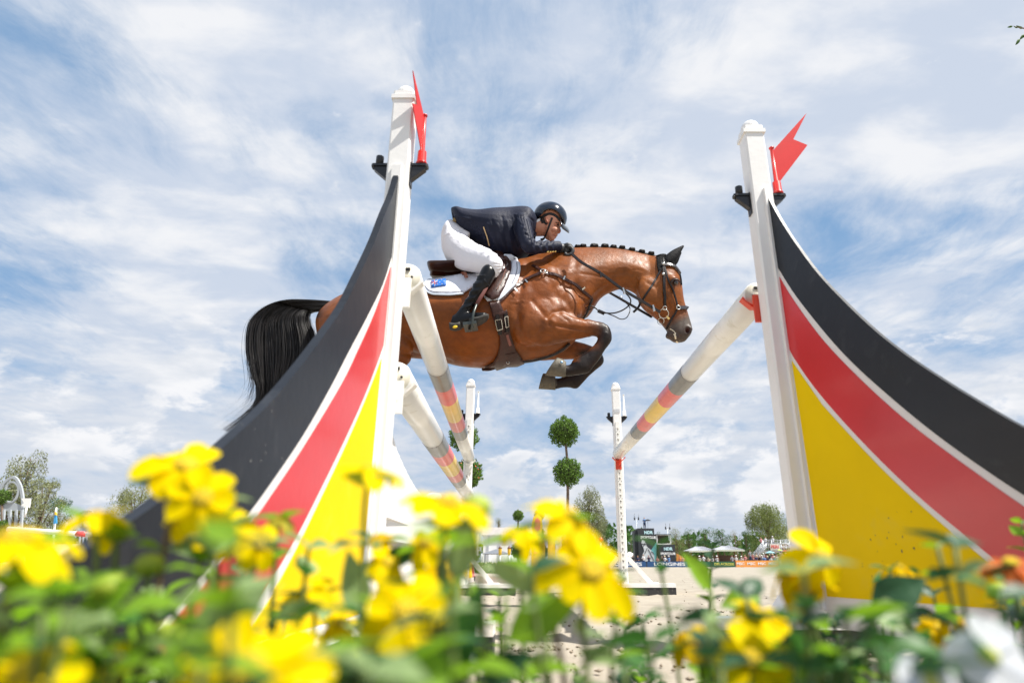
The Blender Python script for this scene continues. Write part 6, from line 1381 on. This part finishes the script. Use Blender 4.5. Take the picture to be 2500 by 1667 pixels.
# single large leaves that read on their own: (x0,y0) base -> (x1,y1) tip, width ratio, depth, material
BIGL = [('dark upright pointed leaf in the centre foreground', 1085, 1660, 1172, 1428, .42, .33, 1), ('large pale leaf in front of the left wing red stripe', 470, 1640, 655, 1400, .55, .36, 2), ('pale upright leaf below the lime bud right of the white planks', 1118, 1420, 1150, 1240, .36, .40, 2),
  ('arching pale leaf left of the large open flower', 1330, 1440, 1180, 1372, .5, .40, 2), ('fresh green leaf at the centre, tip to the right', 1240, 1560, 1420, 1452, .5, .37, 0), ('bright green leaf standing over the sand by the gazebos', 1735, 1440, 1668, 1345, .5, .56, 0), ('dark glossy leaf in front of the yellow wing field', 2130, 1490, 2262, 1408, .62, .52, 3),
  ('bluish leaf under the dark glossy one at the right', 2120, 1488, 2240, 1530, .8, .48, 2), ('fresh leaf pointing left over the sand right of centre', 1850, 1450, 1760, 1478, .6, .58, 0), ('dark leaf at the right photo edge pointing left', 2500, 1412, 2370, 1380, .45, .50, 1), ('backlit pale leaf between the withered flower and the white planks', 880, 1500, 850, 1340, .45, .44, 2),
  ('broad fresh leaf at the bottom, right of centre', 1900, 1660, 1990, 1560, .7, .42, 0), ('deep green leaf before the lower left of the wing', 180, 1560, 330, 1400, .5, .36, 0), ('long fresh leaf curving over the lower left corner', 40, 1580, 240, 1500, .5, .32, 2), ('dark leaf bending over the bottom edge in the middle', 1180, 1667, 1300, 1590, .55, .34, 3), ('upright pale leaf right of the small orange-yellow flower', 1765, 1600, 1730, 1500, .5, .46, 2)]
for i, (lb_, x0, y0, x1, y1, wr, D, mi) in enumerate(BIGL):
    A, B = W(x0, y0, D), W(x1, y1, D - .01); d = B - A; L = d.length; b0 = Vector((A.x, A.y + .01, .02)); t = thing('leafy_stem', 'stem with ' + lb_, 'plant', b0, 0, 'leafy stems in the foreground bed'); lm = LM(); V, F_ = leaf_arrays(A, d, L, L * wr, np.array([.2, -1, .6]), .08); lm.add(V, F_, mi); lm.build('large_leaf', LF, t)
    q = MB(); q.tube([b0, b0.lerp(A, .6) + Vector((.004, 0, 0)), A], .0018, 7); q.build('stem', STEM, t)
# the mass of smaller leaves that nobody could count
SKX = [0, 100, 200, 260, 330, 400, 480, 560, 620, 700, 760, 850, 920, 980, 1050, 1120, 1180, 1230, 1300, 1380, 1450, 1500, 1550, 1620, 1700, 1760, 1800, 1870, 1950, 2050, 2150, 2250, 2350, 2450, 2500]
SKY_ = [1395, 1390, 1375, 1330, 1300, 1335, 1400, 1440, 1455, 1560, 1470, 1400, 1370, 1390, 1360, 1290, 1330, 1370, 1390, 1430, 1490, 1560, 1590, 1610, 1590, 1520, 1480, 1470, 1470, 1480, 1440, 1460, 1450, 1400, 1380]
rr = np.random.default_rng(41); lm = LM(); sm_ = MB()
for k in range(230):
    x = rr.uniform(-120, 2620); D = rr.choice([.22, .26, .30, .36, .42, .48, .55, .65]) if x < 1150 else rr.choice([.34, .4, .46, .55, .65, .8, .95])
    if (1180 < x < 1700 and rr.random() < .66) or (620 < x < 900 and rr.random() < .5): continue; yt = np.interp(x, SKX, SKY_) + abs(rr.normal(0, 45)) + (25 if D < .4 else 0)
    if 1440 < x < 1660 and yt < 1600: yt += 60
    P = W(x, yt, D); b0 = Vector((P.x + rr.uniform(-.02, .02), P.y + rr.uniform(-.01, .03), .02))
    if b0.z >= P.z - .02: continue
    st = [Vector(v) for v in catmull([b0, b0.lerp(P, .5) + Vector((rr.uniform(-.01, .01), 0, 0)), P], 4)]; sm_.tube(st, .0015, 5)
    clump_leaves(lm, st, rr, 10 if D < .8 else 14, .026 * rr.uniform(.8, 1.35), rr.choice([0, 0, 2, 0, 2]) if x < 800 else rr.choice([0, 1, 3, 2, 0]) if x < 1500 else rr.choice([1, 3, 3, 0, 1]), t0=.5)
tag(lm.build('foreground_foliage', LF), kind='stuff'); tag(sm_.build('foreground_stalks', STEM), kind='stuff')
# tidy: unused prototypes of the crowd
for k, p_ in enumerate(PROTO):
    if k not in used:
        for ch in list(p_.children): bpy.data.objects.remove(ch)
        bpy.data.objects.remove(p_)
